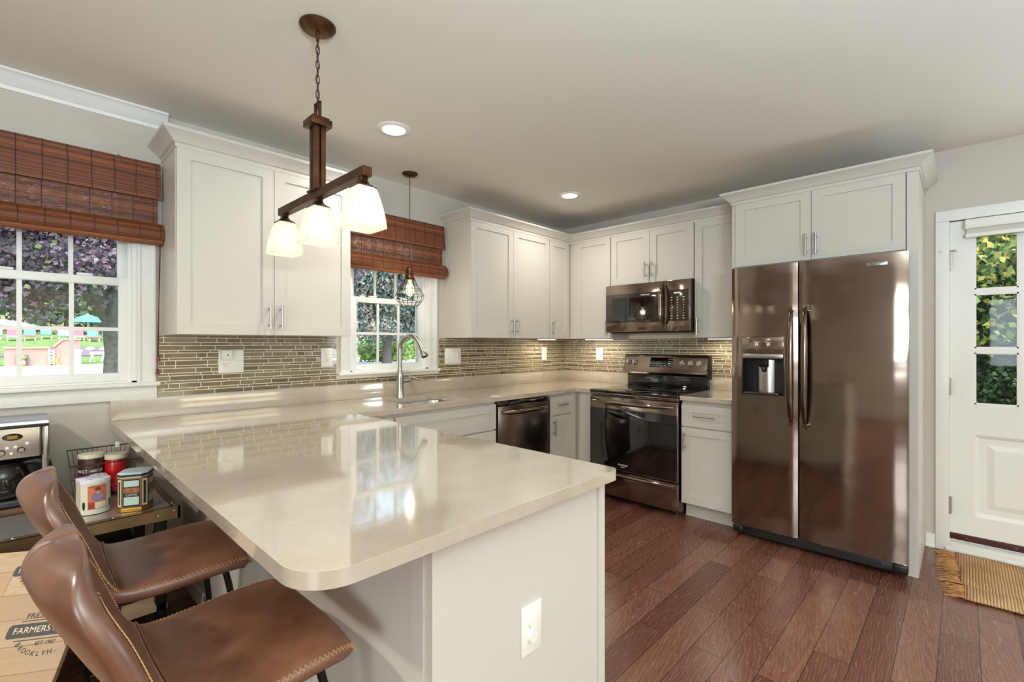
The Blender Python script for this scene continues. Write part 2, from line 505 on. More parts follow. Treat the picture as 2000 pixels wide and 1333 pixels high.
# crown moulding of the dining end, cut off beside the wall cabinet
m = M()
m.crown([(-3.50, 0.001), (-8.0, 0.001)][::-1], [(0, 2.446), (.008, 2.446), (.012, 2.462), (.022, 2.468), (.045, 2.50), (.058, 2.512), (.066, 2.514), (.066, ZC - .001), (0, ZC - .001)])
struct(m, 'trim_1', TRIMW, 'white crown moulding that ends beside the wall cabinet')
m = M(); m.box(-.014, 0, -2.975, -2.928, 0, .088, .002); m.box(-.022, -.01, -2.975, -2.928, 0, .018, .003); struct(m, 'baseboard_right', TRIMW, 'short white baseboard between cabinet panel and door casing')

# unseen patio door and side window, added to go with the daylight lamps
m = M()
for a, b in ((-4.2, -4.12), (-3.14, -3.06), (-2.08, -2.0)): m.box(a, b, -6.12, -6.02, 0, 2.15)
m.box(-4.2, -2.0, -6.12, -6.02, 2.07, 2.15); m.box(-4.2, -2.0, -6.12, -6.02, 0, .06)
struct(m, 'window_3', VINYL, 'white patio door frame added out of view at the dining end', 0)
m = M()
for a, b in ((-5.4, -5.34), (-4.43, -4.37), (-3.46, -3.4)): m.box(-8.12, -8.02, a, b, .85, 2.15)
m.box(-8.12, -8.02, -5.4, -3.4, .85, .91); m.box(-8.12, -8.02, -5.4, -3.4, 2.09, 2.15); m.box(-8.12, -8.02, -5.4, -3.4, 1.47, 1.53)
struct(m, 'window_4', VINYL, 'white side window frame added out of view at the dining end', 0)

m = M()
for a, b in ((-5.5, -5.44), (-4.36, -4.3)): m.box(.02, .12, a, b, .9, 2.15)
m.box(.02, .12, -5.44, -4.36, .9, .96); m.box(.02, .12, -5.44, -4.36, 2.09, 2.15); m.box(.03, .11, -5.44, -4.36, 1.5, 1.55)
struct(m, 'window_5', VINYL, 'white window frame added out of view beyond the back door', 0)  # unseen window added for the daylight from the right
# exterior door
dr = thing('door_1', 'white glazed back door right of the refrigerator', None, (0.03, -3.45, 0)); dr['kind'] = 'structure'
D0, D1 = -3.86, -3.043
m = M()
def pane_spans(): return [(-3.155 - .2135 * k - .186, -3.155 - .2135 * k) for k in range(3)]
rows = [(.932, 1.248), (1.276, 1.608), (1.636, 1.964)]
m.box(.008, .05, D1 - .112, D1, .075, 2.068); m.box(.008, .05, D0, D0 + .112, .075, 2.068)
m.box(.008, .05, D0 + .112, D1 - .112, 1.964, 2.068); m.box(.008, .05, D0 + .112, D1 - .112, .743, .932); m.box(.008, .05, D0 + .112, D1 - .112, .075, .241)
for k in (0, 1):
    a = pane_spans()[k][0]
    for z0, z1 in rows: m.box(.012, .046, a - .0275, a, z0, z1)
for z in (1.248, 1.608): m.box(.012, .046, D0 + .112, D1 - .112, z, z + .028)
m.build('door_slab', TRIMW, dr, 0)
m = M(); m.box(.024, .044, D0 + .112, D1 - .112, .241, .743)
a0, a1 = D0 + .112, D1 - .112
def ring(x, e): return [(x, a0 + e, .241 + e), (x, a1 - e, .241 + e), (x, a1 - e, .743 - e), (x, a0 + e, .743 - e)]
m.loft([ring(.010, 0), ring(.016, .012), ring(.024, .020)]); m.loft([ring(.0238, .055), ring(.014, .085), ring(.014, .0851)], True, False, True)
m.build('door_panel', TRIMW, dr, 0)
for (a, b) in pane_spans():
    for (z0, z1) in rows:
        m = M(); m.box(.026, .03, a, b, z0, z1); m.build('door_pane', PANE, dr, 0)
m = M()
for (a, b) in pane_spans():
    for (z0, z1) in rows:
        for q in ((a, a + .008, z0, z1), (b - .008, b, z0, z1), (a, b, z0, z0 + .008), (a, b, z1 - .008, z1)): m.box(.014, .026, *q)
m.build('glazing_bead', TRIMW, dr, 0)
m = M(); m.box(.004, .012, D0, D1, .078, .118, .002); sw = m.build('door_sweep', pbr('sweep_maroon', lin(70, 24, 18), .5), dr)
m = M()
for y in (-3.12, -3.33, -3.55, -3.75): m.cyl((.002, y, .098), (.006, y, .098), .004, n=10)
m.build('screw', NICKEL, sw)
for z, pin in ((1.82, True), (1.035, False), (.29, False)):
    m = M(); m.cyl((-.010, D1 + .004, z - .055), (-.010, D1 + .004, z + .055), .0075, n=12)
    for k in range(4): m.cyl((-.010, D1 + .004, z - .05 + k * .03), (-.010, D1 + .004, z - .045 + k * .03), .0086, n=12)
    m.box(-.008, .0, D1 - .010, D1 + .016, z - .052, z + .052)
    if pin:
        m.cyl((-.010, D1 + .004, z + .055), (-.010, D1 + .004, z + .07), .006, n=10); m.cyl((-.012, D1 - .03, z + .065), (-.012, D1 + .04, z + .065), .003, n=8)
        for e in (-.03, .04): m.cyl((-.03, D1 + e, z + .065), (-.008, D1 + e, z + .065), .006, n=8)
    m.build('hinge', NICKEL, dr)
m = M()
m.box(-.018, -.0005, D1 + .003, -2.976, 0, 2.072, .003); m.box(-.018, -.0005, D0 - .07, D0 - .003, 0, 2.072, .003); m.box(-.018, -.0005, D0 - .07, -2.976, 2.0725, 2.14, .003)
m.box(.0, .15, D1 + .001, D1 + .008, 0, 2.075); m.box(.0, .15, D0 - .0, D0 + .001, 0, 2.075)
m.build('door_casing', TRIMW, dr)
m = M(); m.box(-.035, .13, D0, D1 + .02, .0, .03, .006); m.box(-.022, .13, D0, D1 + .006, .03, .062, .004); m.build('threshold', TRIMW, dr)

# ------------------------------------------------------------ cabinets
def shaker(m, s0, s1, d, z0, z1, fw=.058, th=.02):
    """shaker front with a recessed flat panel; d = back of the door"""
    g = .0015
    s0 += g; s1 -= g; z0 += g; z1 -= g
    f = min(fw, (s1 - s0) * .32, (z1 - z0) * .34)
    m.box(s0, s0 + f, d, d + th, z0, z1); m.box(s1 - f, s1, d, d + th, z0, z1)
    m.box(s0 + f, s1 - f, d, d + th, z0, z0 + f); m.box(s0 + f, s1 - f, d, d + th, z1 - f, z1)
    m.box(s0 + f, s1 - f, d, d + th - .009, z0 + f, z1 - f)
    return m
def pull(T, parent, s, d, z, vertical=True, L=.135):
    m = M(T); p = .036
    a = (lambda t, o: (s, d + o, z + t)) if vertical else (lambda t, o: (s + t, d + o, z))
    m.cyl(a(-L / 2, p), a(L / 2, p), .0058, n=14)
    for t in (-L * .33, L * .33): m.cyl(a(t, 0), a(t, p), .0042, n=10)
    return m.build('handle', NICKEL, parent)
def front(T, root, nm, s0, s1, d, z0, z1, hs=None, hz=None, vert=True, L=.135, fw=.058):
    o = shaker(M(T), s0, s1, d, z0, z1, fw).build(nm, WHITE, root, 0)
    if hs is not None: pull(T, o, hs, d + .02, hz, vert, L)
    return o
def cab(T, name, label, s0, s1, d0, d1, z0, z1, toe=0, group='white shaker cabinets'):
    base = T((s0 + s1) / 2, (d0 + d1) / 2, z0 if not toe else 0)
    root = thing(name, label, 'cabinet', base, group)
    m = M(T)
    if toe:
        m.box(s0, s1, d0, d1, toe, z1); m.box(s0, s1, d0, d1 - .07, 0, toe)
    else: m.box(s0, s1, d0, d1, z0, z1)
    m.build('carcass', WHITE, root, 0)
    return root
CROWN = [(0, 2.268), (.004, 2.268), (.004, 2.288), (.014, 2.292), (.018, 2.298), (.03, 2.312), (.048, 2.328), (.062, 2.336), (.062, 2.350), (0, 2.350)]
ZB, ZT = 1.35, 2.286
UD = .309   # carcass depth of the wall cabinets; doors add .02

c = cab(TW, 'wall_cabinet', 'white two-door wall cabinet between the two windows', -3.52, -2.609, 0.001, UD, ZB, ZT)
front(TW, c, 'door', -3.518, -3.065, UD, ZB, ZT - .008, -3.095, 1.45)
front(TW, c, 'door', -3.065, -2.611, UD, ZB, ZT - .008, -3.035, 1.45)
m = M(); m.crown([(-3.52, -.001), (-3.52, -UD - .018), (-2.609, -UD - .018), (-2.609, -.001)], CROWN); m.build('crown_moulding', WHITE, c, 30)

c = cab(TW, 'wall_cabinet', 'white wall cabinet right of the sink window, two doors with paired bar pulls', -1.614, -.642, 0.001, UD, ZB, ZT)
front(TW, c, 'door', -1.612, -1.126, UD, ZB, ZT - .008, -1.154, 1.45)
front(TW, c, 'door', -1.126, -.644, UD, ZB, ZT - .008, -1.098, 1.45)
c = cab(TW, 'wall_cabinet', 'narrow white single door wall cabinet in the corner, on the window wall side', -.640, -.33, 0.001, UD, ZB, ZT)
front(TW, c, 'door', -.638, -.345, UD, ZB, ZT - .008, -.608, 1.45)
c = cab(TS, 'wall_cabinet', 'white single door corner wall cabinet left of the microwave', -.785, -.001, 0.001, UD, ZB, ZT)
m = M(TS); m.box(-.46, -.33, UD - .001, UD + .012, ZB, ZT - .008); m.build('filler_strip', WHITE, c, 0)
front(TS, c, 'door', -.783, -.402, UD, ZB, ZT - .008, -.752, 1.44)
c = cab(TS, 'wall_cabinet', 'short white two-door wall cabinet directly above the microwave', -1.553, -.787, 0.001, UD, 1.822, ZT)
front(TS, c, 'door', -1.170, -.789, UD, 1.824, ZT - .008, -1.142, 1.935)
front(TS, c, 'door', -1.551, -1.170, UD, 1.824, ZT - .008, -1.198, 1.935)
c = cab(TS, 'wall_cabinet', 'white single door wall cabinet between microwave and refrigerator', -1.928, -1.555, 0.001, UD, ZB, ZT)
front(TS, c, 'door', -1.926, -1.557, UD, ZB, ZT - .008, -1.588, 1.44)
m = M()
m.crown([(-1.614, -.001), (-1.614, -UD - .018), (-UD - .018, -UD - .018), (-UD - .018, -1.928)], CROWN)
tag(m.build('cabinet_crown', WHITE, None, 30), 'white crown moulding running over the corner wall cabinets', 'crown moulding')

c = cab(TS, 'refrigerator_cabinet', 'deep white two-door cabinet above the refrigerator with full height side panel', -2.873, -1.951, 0.001, .575, 1.832, ZT)
front(TS, c, 'door', -2.411, -1.953, .575, 1.834, ZT - .006, -2.385, 1.93)
front(TS, c, 'door', -2.871, -2.411, .575, 1.834, ZT - .006, -2.44, 1.93)
m = M(TS); m.box(-2.926, -2.902, .001, .575, 0, ZT - .02); m.box(-2.926, -2.875, .5752, .597, 0, ZT - .02)
tag(m.build('side_panel', WHITE, None, 0), 'tall white side panel between refrigerator and back door', 'cabinet panel')
m = M(TS); m.box(-1.949, -1.931, .001, .585, 1.832, ZT); m.build('side_panel', WHITE, c, 0)
m = M(); m.crown([(-.40, -1.931), (-.597, -1.931), (-.597, -2.926), (-.001, -2.926)], CROWN); m.build('crown_moulding', WHITE, c, 30)

# base cabinets
CH = .880
BD = .605
c = cab(TW, 'base_cabinet', 'sliver of white base cabinet in the inner corner of the peninsula', -2.752, -2.484, .001, BD, 0, CH, .1)
front(TW, c, 'drawer', -2.75, -2.486, BD, .70, .858)
front(TW, c, 'door', -2.75, -2.486, BD, .11, .695)
c = cab(TW, 'base_cabinet', 'wide white sink base cabinet with false drawer front', -2.482, -1.622, .001, BD, 0, CH, .1)
# the bowl hangs inside the sink base, so its carcass is rebuilt as an open box
for ch in list(c.children): bpy.data.objects.remove(ch)
m = M(TW)
m.box(-2.482, -2.464, .001, BD, .1, CH); m.box(-1.64, -1.622, .001, BD, .1, CH); m.box(-2.482, -1.622, .001, .012, .1, CH); m.box(-2.482, -1.622, .001, BD, .1, .118)
m.box(-2.464, -1.64, BD - .02, BD, .62, CH); m.box(-2.482, -1.622, .001, BD - .07, 0, .1)
m.build('carcass', WHITE, c, 0)
front(TW, c, 'drawer_front', -2.478, -1.626, BD, .675, .858)
front(TW, c, 'door', -2.478, -2.053, BD, .11, .668, -2.08, .58)
front(TW, c, 'door', -2.053, -1.626, BD, .11, .668, -2.026, .58)
c = cab(TW, 'base_cabinet', 'narrow white base cabinet right of the dishwasher, drawer over door', -.998, -.655, .001, BD, 0, CH, .1)
front(TW, c, 'drawer', -.994, -.70, BD, .70, .858, -.847, .785, False, .11)
front(TW, c, 'door', -.994, -.70, BD, .11, .695, -.962, .60)
m = M(TW); m.box(-.70, -.63, BD - .001, BD + .012, .1, CH); m.build('filler_strip', WHITE, c, 0)
c = cab(TS, 'base_cabinet', 'white blind corner base panel left of the range', -.788, -.001, .001, BD, 0, CH, .1)
m = M(TS); m.box(-.788, -.652, BD - .001, BD + .014, .1, CH); m.build('filler_strip', WHITE, c, 0)
c = cab(TS, 'base_cabinet', 'white base cabinet between range and refrigerator, drawer over door', -1.945, -1.578, .001, BD, 0, CH, .11)
front(TS, c, 'drawer', -1.943, -1.58, BD, .69, .852, -1.76, .775, False, .15)
front(TS, c, 'door', -1.943, -1.58, BD, .12, .683, -1.612, .58)

# peninsula
TP = lambda s, d, z: (-2.802 + d, s, z)
c = thing('peninsula_cabinet', 'white peninsula base cabinet with plain end panel and outlet', 'cabinet', (-3.08, -1.4, 0), 'white shaker cabinets')
m = M(); m.box(-3.405, -2.802, -2.235, -.655, .1, CH); m.box(-3.405, -2.86, -2.235, -.655, 0, .1); m.box(-3.405, -2.756, -.652, -.001, 0, CH); m.build('carcass', WHITE, c, 0)
m = M(); m.box(-3.424, -3.406, -2.2375, -.001, 0, CH)
for y in (-2.235, -1.5, -.75): m.box(-3.429, -3.4245, y, y + .05, .09, CH)
m.box(-3.436, -3.4245, -2.2375, -.001, 0, .09, .003); m.build('back_panel', WHITE, c, 0)
m = M(); m.box(-3.424, -2.777, -2.262, -2.238, 0, CH); m.box(-2.776, -2.742, -2.268, -2.238, 0, CH, .001); m.build('end_panel', WHITE, c, 0)
for k in range(3):
    a = -2.232 + k * .523
    front(TP, c, 'drawer', a, a + .52, 0, .70, .858, a + .26, .785, False, .13)
    front(TP, c, 'door', a, a + .26, 0, .11, .695, a + .232, .60)
    front(TP, c, 'door', a + .26, a + .52, 0, .11, .695, a + .288, .60)

# ------------------------------------------------------------ countertops
ct = thing('countertop', 'greige quartz countertop of peninsula and sink run', 'countertop', (-2.3, -1, CH))
def filleted(pts):
    out = []
    for i, (x, y, r) in enumerate(pts):
        if r <= 0: out.append((x, y)); continue
        p = Vector((x, y)); a = (Vector(pts[i - 1][:2]) - p).normalized(); b = (Vector(pts[(i + 1) % len(pts)][:2]) - p).normalized()
        c = p + (a + b) * r
        v0 = p + a * r - c; v1 = p + b * r - c
        for k in range(9):
            t = k / 8; w = (v0 * math.cos(t * PI / 2) + v1 * math.sin(t * PI / 2)); out.append((c.x + w.x, c.y + w.y))
    return out
def slab(outer, hole, z0, z1, name, parent):
    bm = bmesh.new(); edges = []
    for loop in [outer] + ([hole] if hole else []):
        vs = [bm.verts.new((x, y, z1)) for x, y in loop]
        edges += [bm.edges.new((vs[i], vs[(i + 1) % len(vs)])) for i in range(len(vs))]
    bmesh.ops.triangle_fill(bm, edges=edges, use_beauty=True)
    r = bmesh.ops.extrude_face_region(bm, geom=list(bm.faces))
    bmesh.ops.translate(bm, vec=(0, 0, z0 - z1), verts=[g for g in r['geom'] if isinstance(g, bmesh.types.BMVert)])
    bmesh.ops.recalc_face_normals(bm, faces=bm.faces)
    me = bpy.data.meshes.new(name); bm.to_mesh(me); bm.free()
    o = mkobj(name, me, QUARTZ, parent, 40)
    b = o.modifiers.new('bevel', 'BEVEL'); b.width = .004; b.segments = 3; b.limit_method = 'ANGLE'; b.angle_limit = math.radians(50)
    return o
outer = filleted([(-3.733, -.001, 0), (-3.733, -2.328, .095), (-2.752, -2.328, .028), (-2.752, -.652, .006), (-.652, -.652, .02), (-.652, -.788, 0), (-.001, -.788, 0), (-.001, -.001, 0)])
hole = rrect(-2.345, -1.855, -.572, -.208, .085)
slab(outer, hole, CH + .001, .914, 'slab', ct)
m = M(); m.box(-3.733, -.001, -.02, -.001, .914, 1.018, .002); m.box(-.02, -.001, -.788, -.02, .914, 1.018, .002); m.build('backsplash_strip', QUARTZ, ct)
ct2 = thing('countertop', 'short greige quartz countertop between range and refrigerator', 'countertop', (-.32, -1.765, CH))
slab([(-.652, -1.578), (-.652, -1.95), (-.001, -1.95), (-.001, -1.578)], None, CH + .001, .914, 'slab', ct2)
m = M(); m.box(-.02, -.001, -1.95, -1.578, .914, 1.018, .002); m.build('backsplash_strip', QUARTZ, ct2)

# glass mosaic backsplash: one mesh per wall, tiles and grout bed
def mosaic(T, name, label, s0, s1, z0, z1, skips):
    m = M(T); r = random.Random(3)
    m.mi = 0
    cuts = sorted({s0, s1, *[v for k in skips for v in k[:2] if s0 < v < s1]})
    for a, b in zip(cuts, cuts[1:]):
        zs = z0
        tops = [z1]
        sk = [k for k in skips if k[0] <= a + 1e-6 and k[1] >= b - 1e-6]
        spans = [(z0, z1)]
        for k in sk: spans = [q for lo, hi in spans for q in ((lo, min(hi, k[2])), (max(lo, k[3]), hi)) if q[1] - q[0] > .002]
        for lo, hi in spans: m.box(a, b, .0005, .006, lo, hi)
    m.mi = 1
    z = z0 + .002; row = 0
    while z < z1 - .004:
        h = .0235 if row % 2 == 0 else .0115
        h = min(h, z1 - z - .001)
        s = s0 - r.random() * .15
        while s < s1:
            L = r.choice([.05, .075, .1, .15, .15]) if row % 2 == 0 else r.choice([.06, .1, .15, .15])
            parts = [(max(s, s0 + .001), min(s + L - .003, s1 - .001))]
            for k in skips:
                if z + h > k[2] and z < k[3]: parts = [q for a, b in parts for q in ((a, min(b, k[0] - .002)), (max(a, k[1] + .002), b))]
            for a, b in parts:
                if b - a > .004:
                    j = r.uniform(-.0006, .0006); e = .0012
                    dd = .0078
                    ra = [(a, .005, z), (b, .005, z), (b, .005, z + h), (a, .005, z + h)]
                    rb = [(a + e, dd + j, z + e), (b - e, dd - j, z + e), (b - e, dd - j, z + h - e), (a + e, dd + j, z + h - e)]
                    m.loft([ra, rb], True, False, True)
            s += L
        z += h + .0032; row += 1
    return struct(m, name, [GROUT, TILE], label, 0)
mosaic(TW, 'trim_2', 'taupe glass mosaic backsplash on the window wall', -3.536, -.009, 1.0185, 1.349, [(W2[0] - .092, W2[1] + .092, WZ0 - .019, 1.4)])
mosaic(TS, 'trim_3', 'taupe glass mosaic backsplash behind the range', -1.948, -.001, 1.0185, 1.349, [])
m = M(TS); m.box(-1.553, -.788, .0005, .006, .90, 1.0185); m.box(-1.553, -.789, .0005, .008, 1.3495, 1.40); struct(m, 'trim_4', GROUT, 'grouted wall strip behind the range', 0)
# ------------------------------------------------------------ sink and faucet
sk = thing('sink', 'undermount stainless steel sink below the window', 'sink', (-2.1, -.39, .68))
m = M()
rr = [(.0, .8805), (.006, .86), (.010, .75), (.022, .715), (.05, .70)]
rings = []
for e, z in rr: rings.append([(x, y, z) for x, y in rrect(-2.345 + e - .006, -1.855 - e + .006, -.572 + e - .006, -.208 - e + .006, max(.03, .085 - e * .4))])
fl = [(x, y, .8805) for x, y in rrect(-2.37, -1.83, -.597, -.183, .09)]
m.loft([fl] + rings, True, False, True)
b = m.build('bowl', STEEL, sk, 50)
m = M(); m.lathe([(.0, .7025), (.038, .7025), (.042, .7055), (.045, .701)], (-2.1, -.39, 0), 24); m.build('drain', STEEL, b)
fc = thing('faucet', 'brushed nickel gooseneck pull-down faucet behind the sink', 'faucet', (-2.12, -.125, .914))
FX, FY = -2.12, -.125
m = M(); m.lathe([(.031, .914), (.031, .92), (.028, .935), (.026, .97), (.0255, 1.02), (.027, 1.06), (.0265, 1.075), (.021, 1.095), (.0165, 1.115), (.0155, 1.13)], (FX, FY, 0), 28, cap=True); m.build('body', NICKEL, fc)
m = M()
dx, dy = .22, -.975
R = .098; pts = []; 
for z in (1.12, 1.17, 1.22, 1.26): pts.append((FX, FY, z))
for i in range(1, 15):
    a = PI - i / 14 * (PI * .86); q = R + R * math.cos(a); pts.append((FX + dx * q, FY + dy * q, 1.26 + R * math.sin(a)))
m.tube(pts, [.0155] * 4 + [.0145] * 14, 16); sp = m.build('spout', NICKEL, fc)
e, f = Vector(pts[-1]), (Vector(pts[-1]) - Vector(pts[-2])).normalized()
m = M(); m.tube([e - f * .004, e + f * .02, e + f * .06, e + f * .098, e + f * .104], [.015, .0165, .02, .0265, .024], 20); hd = m.build('spray_head', NICKEL, sp)
m = M(); m.cyl(e + f * .1035, e + f * .1055, .021, n=20); m.build('nozzle', DARKGAP, hd)
m = M(); m.box(-.006, .006, -.004, .004, -.016, .016)
for v in m.bm.verts: v.co = v.co + e + f * .05 + Vector((.004, .018, 0))
m.build('spray_button', DARKGAP, hd)
m = M(); m.cyl((FX + .015, FY, 1.03), (FX + .072, FY - .016, 1.036), .021, .020, n=20); lv = m.build('lever_hub', NICKEL, fc)
m = M(); m.tube([(FX + .062, FY - .016, 1.052), (FX + .085, FY - .026, 1.056), (FX + .11, FY - .04, 1.042), (FX + .15, FY - .062, 1.034)], [.014, .012, .0095, .006], 12); m.build('lever', NICKEL, lv)

# ------------------------------------------------------------ dishwasher
dw = thing('dishwasher', 'black stainless dishwasher with bowed handle under the counter', 'dishwasher', (-1.31, -.3, 0))
m = M(TW); m.box(-1.618, -1.002, .02, .60, .1, CH - .004); m.box(-1.618, -1.002, .02, .53, .0, .1); m.build('tub', DARKGAP, dw, 0)
m = M(TW); m.box(-1.612, -1.008, .60, .632, .115, .838, .004); d = m.build('door', BSTEELD, dw)
m = M(TW); m.box(-1.612, -1.008, .60, .628, .84, .872, .003); m.build('control_strip', BLACKGLASS, dw)
m = M(TW)
def bowed(T, p0, p1, bow, r, n=18, sq=1.0, flat=None):
    """closed bowed bar handle between two points (s,d,z) bowing outwards in d"""
    out = []
    for i in range(n + 1):
        t = i / n; k = 1 - (2 * t - 1) ** 2
        out.append((p0[0] + (p1[0] - p0[0]) * t, p0[1] + bow * min(1, k * 1.35), p0[2] + (p1[2] - p0[2]) * t))
    rs = [r * (.55 + .45 * min(1, 4 * min(i / n, 1 - i / n) + .05)) for i in range(n + 1)]
    return out, rs
p, r = bowed(TW, (-1.57, .632, .79), (-1.05, .632, .79), .05, .019); m.tube(p, r, 14); m.build('handle', BSTEELD, d)

# ------------------------------------------------------------ range
RA, RB = -1.574, -.792
rg = thing('range', 'black stainless freestanding electric range with glass oven door', 'range', (-.35, (RA + RB) / 2, 0))
m = M(TS); m.box(RA + .006, RB - .006, .03, .632, .035, .892); 
for s in (RA + .05, RB - .05):
    for dd in (.08, .58): m.cyl((s, dd, 0), (s, dd, .036), .018, n=12)
m.build('body', BSTEELD, rg, 30)
m = M(TS); m.box(RA, RB, .05, .668, .8935, .917, .006, 3); ck = m.build('cooktop', BLACKGLASS, rg)
BURN = pbr('burner_ring', lin(62, 58, 56), .3)
for s, dd, rr_ in ((RA + .2, .22, .075), (RB - .2, .22, .09), (RA + .2, .49, .11), (RB - .2, .49, .08), ((RA + RB) / 2, .2, .055)):
    m = M(TS)
    for q in (rr_, rr_ * .62): m.lathe([(q, .9172), (q + .003, .9174), (q + .003, .9172)], (s, dd, 0), 40)
    m.build('burner', BURN, ck, 0)
m = M(TS); m.box(RA + .004, RB - .004, .632, .658, .866, .893, .003); 
vb = m.build('vent_trim', BSTEEL, rg)
m = M(TS)
for k in range(7): m.box(RA + .07 + k * .095, RA + .135 + k * .095, .655, .6595, .874, .882)
m.build('vent_slot', DARKGAP, vb, 0)
m = M(TS); m.box(RA + .004, RB - .004, .634, .668, .262, .862, .005); od = m.build('oven_door', BSTEEL, rg)
m = M(TS); m.box(RA + .006, RB - .006, .667, .6705, .272, .765, .002); ow = m.build('oven_window', BLACKGLASS, od)
p, r = bowed(TS, (RA + .035, .672, .822), (RB - .035, .672, .822), .045, .017); m = M(TS); m.tube(p, r, 14); m.build('handle', BSTEEL, od)
text('FRIGIDAIRE', .017, (-.6712, (RA + RB) / 2 + .07, .318), (0, -1, 0), (0, 0, 1), WHITEP, 'badge', ow)
text('GALLERY', .010, (-.6712, (RA + RB) / 2 + .07, .302), (0, -1, 0), (0, 0, 1), WHITEP, 'badge', ow)
m = M(TS); m.box(RA + .004, RB - .004, .634, .664, .052, .252, .005); sd = m.build('storage_drawer', BSTEEL, rg)
p, r = bowed(TS, (RA + .035, .664, .232), (RB - .035, .664, .232), .026, .013); m = M(TS); m.tube(p, r, 14); m.build('handle', BSTEEL, sd)
# backguard: leaning console over a black riser
m = M(TS); m.box(RA + .012, RB - .012, .022, .055, .90, 1.03, .002); m.build('riser', BLACKGLASS, rg)
m = M()
prof = [(.022, 1.03), (.12, 1.03), (.132, 1.045), (.128, 1.062), (.082, 1.198), (.072, 1.205), (.022, 1.205)]
m.loft([[(-d_, s, z) for d_, z in prof] for s in (RA + .004, RB - .004)], True, True, True)
cn = m.build('control_console', BSTEEL, rg, 20)
m = M(); m.loft([[(-d_, s, z) for d_, z in [(.018, 1.0), (.085, 1.0), (.085, 1.03), (.075, 1.203), (.018, 1.203)]] for s in (RA - .001, RA + .004)], True, True, True); m.build('console_side', BLACKM, cn, 0)
sl = Vector((0, 0, 1.198)) - Vector((0, 0, 1.062)); tilt = math.atan2(.046, .136)
cup = Vector((math.sin(tilt), 0, math.cos(tilt))); cnn = Vector((-math.cos(tilt), 0, math.sin(tilt)))
def con(s, t): return Vector((-.128, s, 1.062)) + cup * t
Rc = Matrix((cnn, Vector((0, 1, 0)), cup)).transposed()
m = M(); m.obox(con((RA + RB) / 2 + .02, .078) + cnn * .001, (.004, .21, .09), Rc, .001); dp = m.build('display', BLACKGLASS, cn)
m = M()
for i in range(3):
    for j in range(4):
        m.obox(con((RA + RB) / 2 - .05 - i * .014, .048 + j * .02) + cnn * .0034, (.001, .005, .005), Rc)
for i in range(8):
    for j in range(2): m.obox(con((RA + RB) / 2 + .115 - i * .019, .048 + j * .02) + cnn * .0034, (.001, .009, .004), Rc)
m.build('key_mark', WHITEP, dp, 0)
for s in (RB - .055, RB - .115, RA + .215, RA + .14, RA + .068):
    m = M(); c0 = con(s, .075)
    m.cyl(c0, c0 + cnn * .008, .025, .024, n=24); m.cyl(c0 + cnn * .008, c0 + cnn * .026, .0195, .0175, n=24)
    k = m.build('knob', STEEL, cn)
    m = M(); m.obox(c0 + cnn * .029, (.010, .009, .034), Rc, .003); m.build('grip', STEEL, k)
    m = M(); m.lathe([(.0255, 0), (.0275, .001), (.0275, 0)], c0 + cnn * .0004, 24, R=Matrix((cup, Vector((0, 1, 0)), cnn)).transposed()); m.build('knob_ring', DARKGAP, k, 0)

# ------------------------------------------------------------ microwave
mw = thing('microwave', 'black stainless over-the-range microwave with bowed handle', 'microwave', (-.2, -1.17, 1.40))
MA, MB_ = -1.552, -.79
m = M(TS); m.box(MA, MB_, .008, .375, 1.402, 1.820); m.build('body', BLACKM, mw, 0)
m = M(TS); m.box(MA + .20, MB_ + .004, .376, .405, 1.404, 1.816, .004); md = m.build('door', BSTEEL, mw)
m = M(TS); m.box(MA + .235, MB_ + .002, .4045, .4075, 1.485, 1.735, .001); gw = m.build('door_window', pbr('bronze_black_glass', lin(38, 26, 18), .05, spec=.9, coat=.6), md)
m = M(TS); m.box(MA + .30, MB_ - .06, .4073, .4078, 1.505, 1.70); m.build('window_screen', BLACKGLASS, gw)
text('FRIGIDAIRE', .016, (-.4082, -1.17, 1.715), (0, -1, 0), (0, 0, 1), WHITEP, 'badge', gw)
m = M(TS); m.box(MA, MA + .197, .376, .405, 1.404, 1.816, .004); mp_ = m.build('control_panel', BSTEEL, mw)
m = M(TS); m.box(MA + .012, MA + .19, .4045, .4075, 1.485, 1.735, .001); kp = m.build('keypad', pbr('keypad_brown', lin(48, 34, 24), .12, spec=.8), mp_)
m = M(TS)
for i in range(3):
    for j in range(9):
        w = .014 if j in (0, 1, 7, 8) else .005
        s = MA + .05 + i * .05; z = 1.505 + j * .021
        m.box(s - w / 2, s + w / 2, .4076, .4082, z, z + .005)
m.box(MA + .075, MA + .13, .4076, .4082, 1.706, 1.718)
m.build('key_mark', WHITEP, kp, 0)
p, r = bowed(TS, (MA + .222, .405, 1.43), (MA + .222, .405, 1.80), .055, .0175); m = M(TS); m.tube(p, r, 14); m.build('handle', BSTEEL, md)
m = M(TS); m.box(MA + .02, MB_ - .02, .05, .36, 1.396, 1.402); m.build('vent_grille', BLACKM, mw, 0)

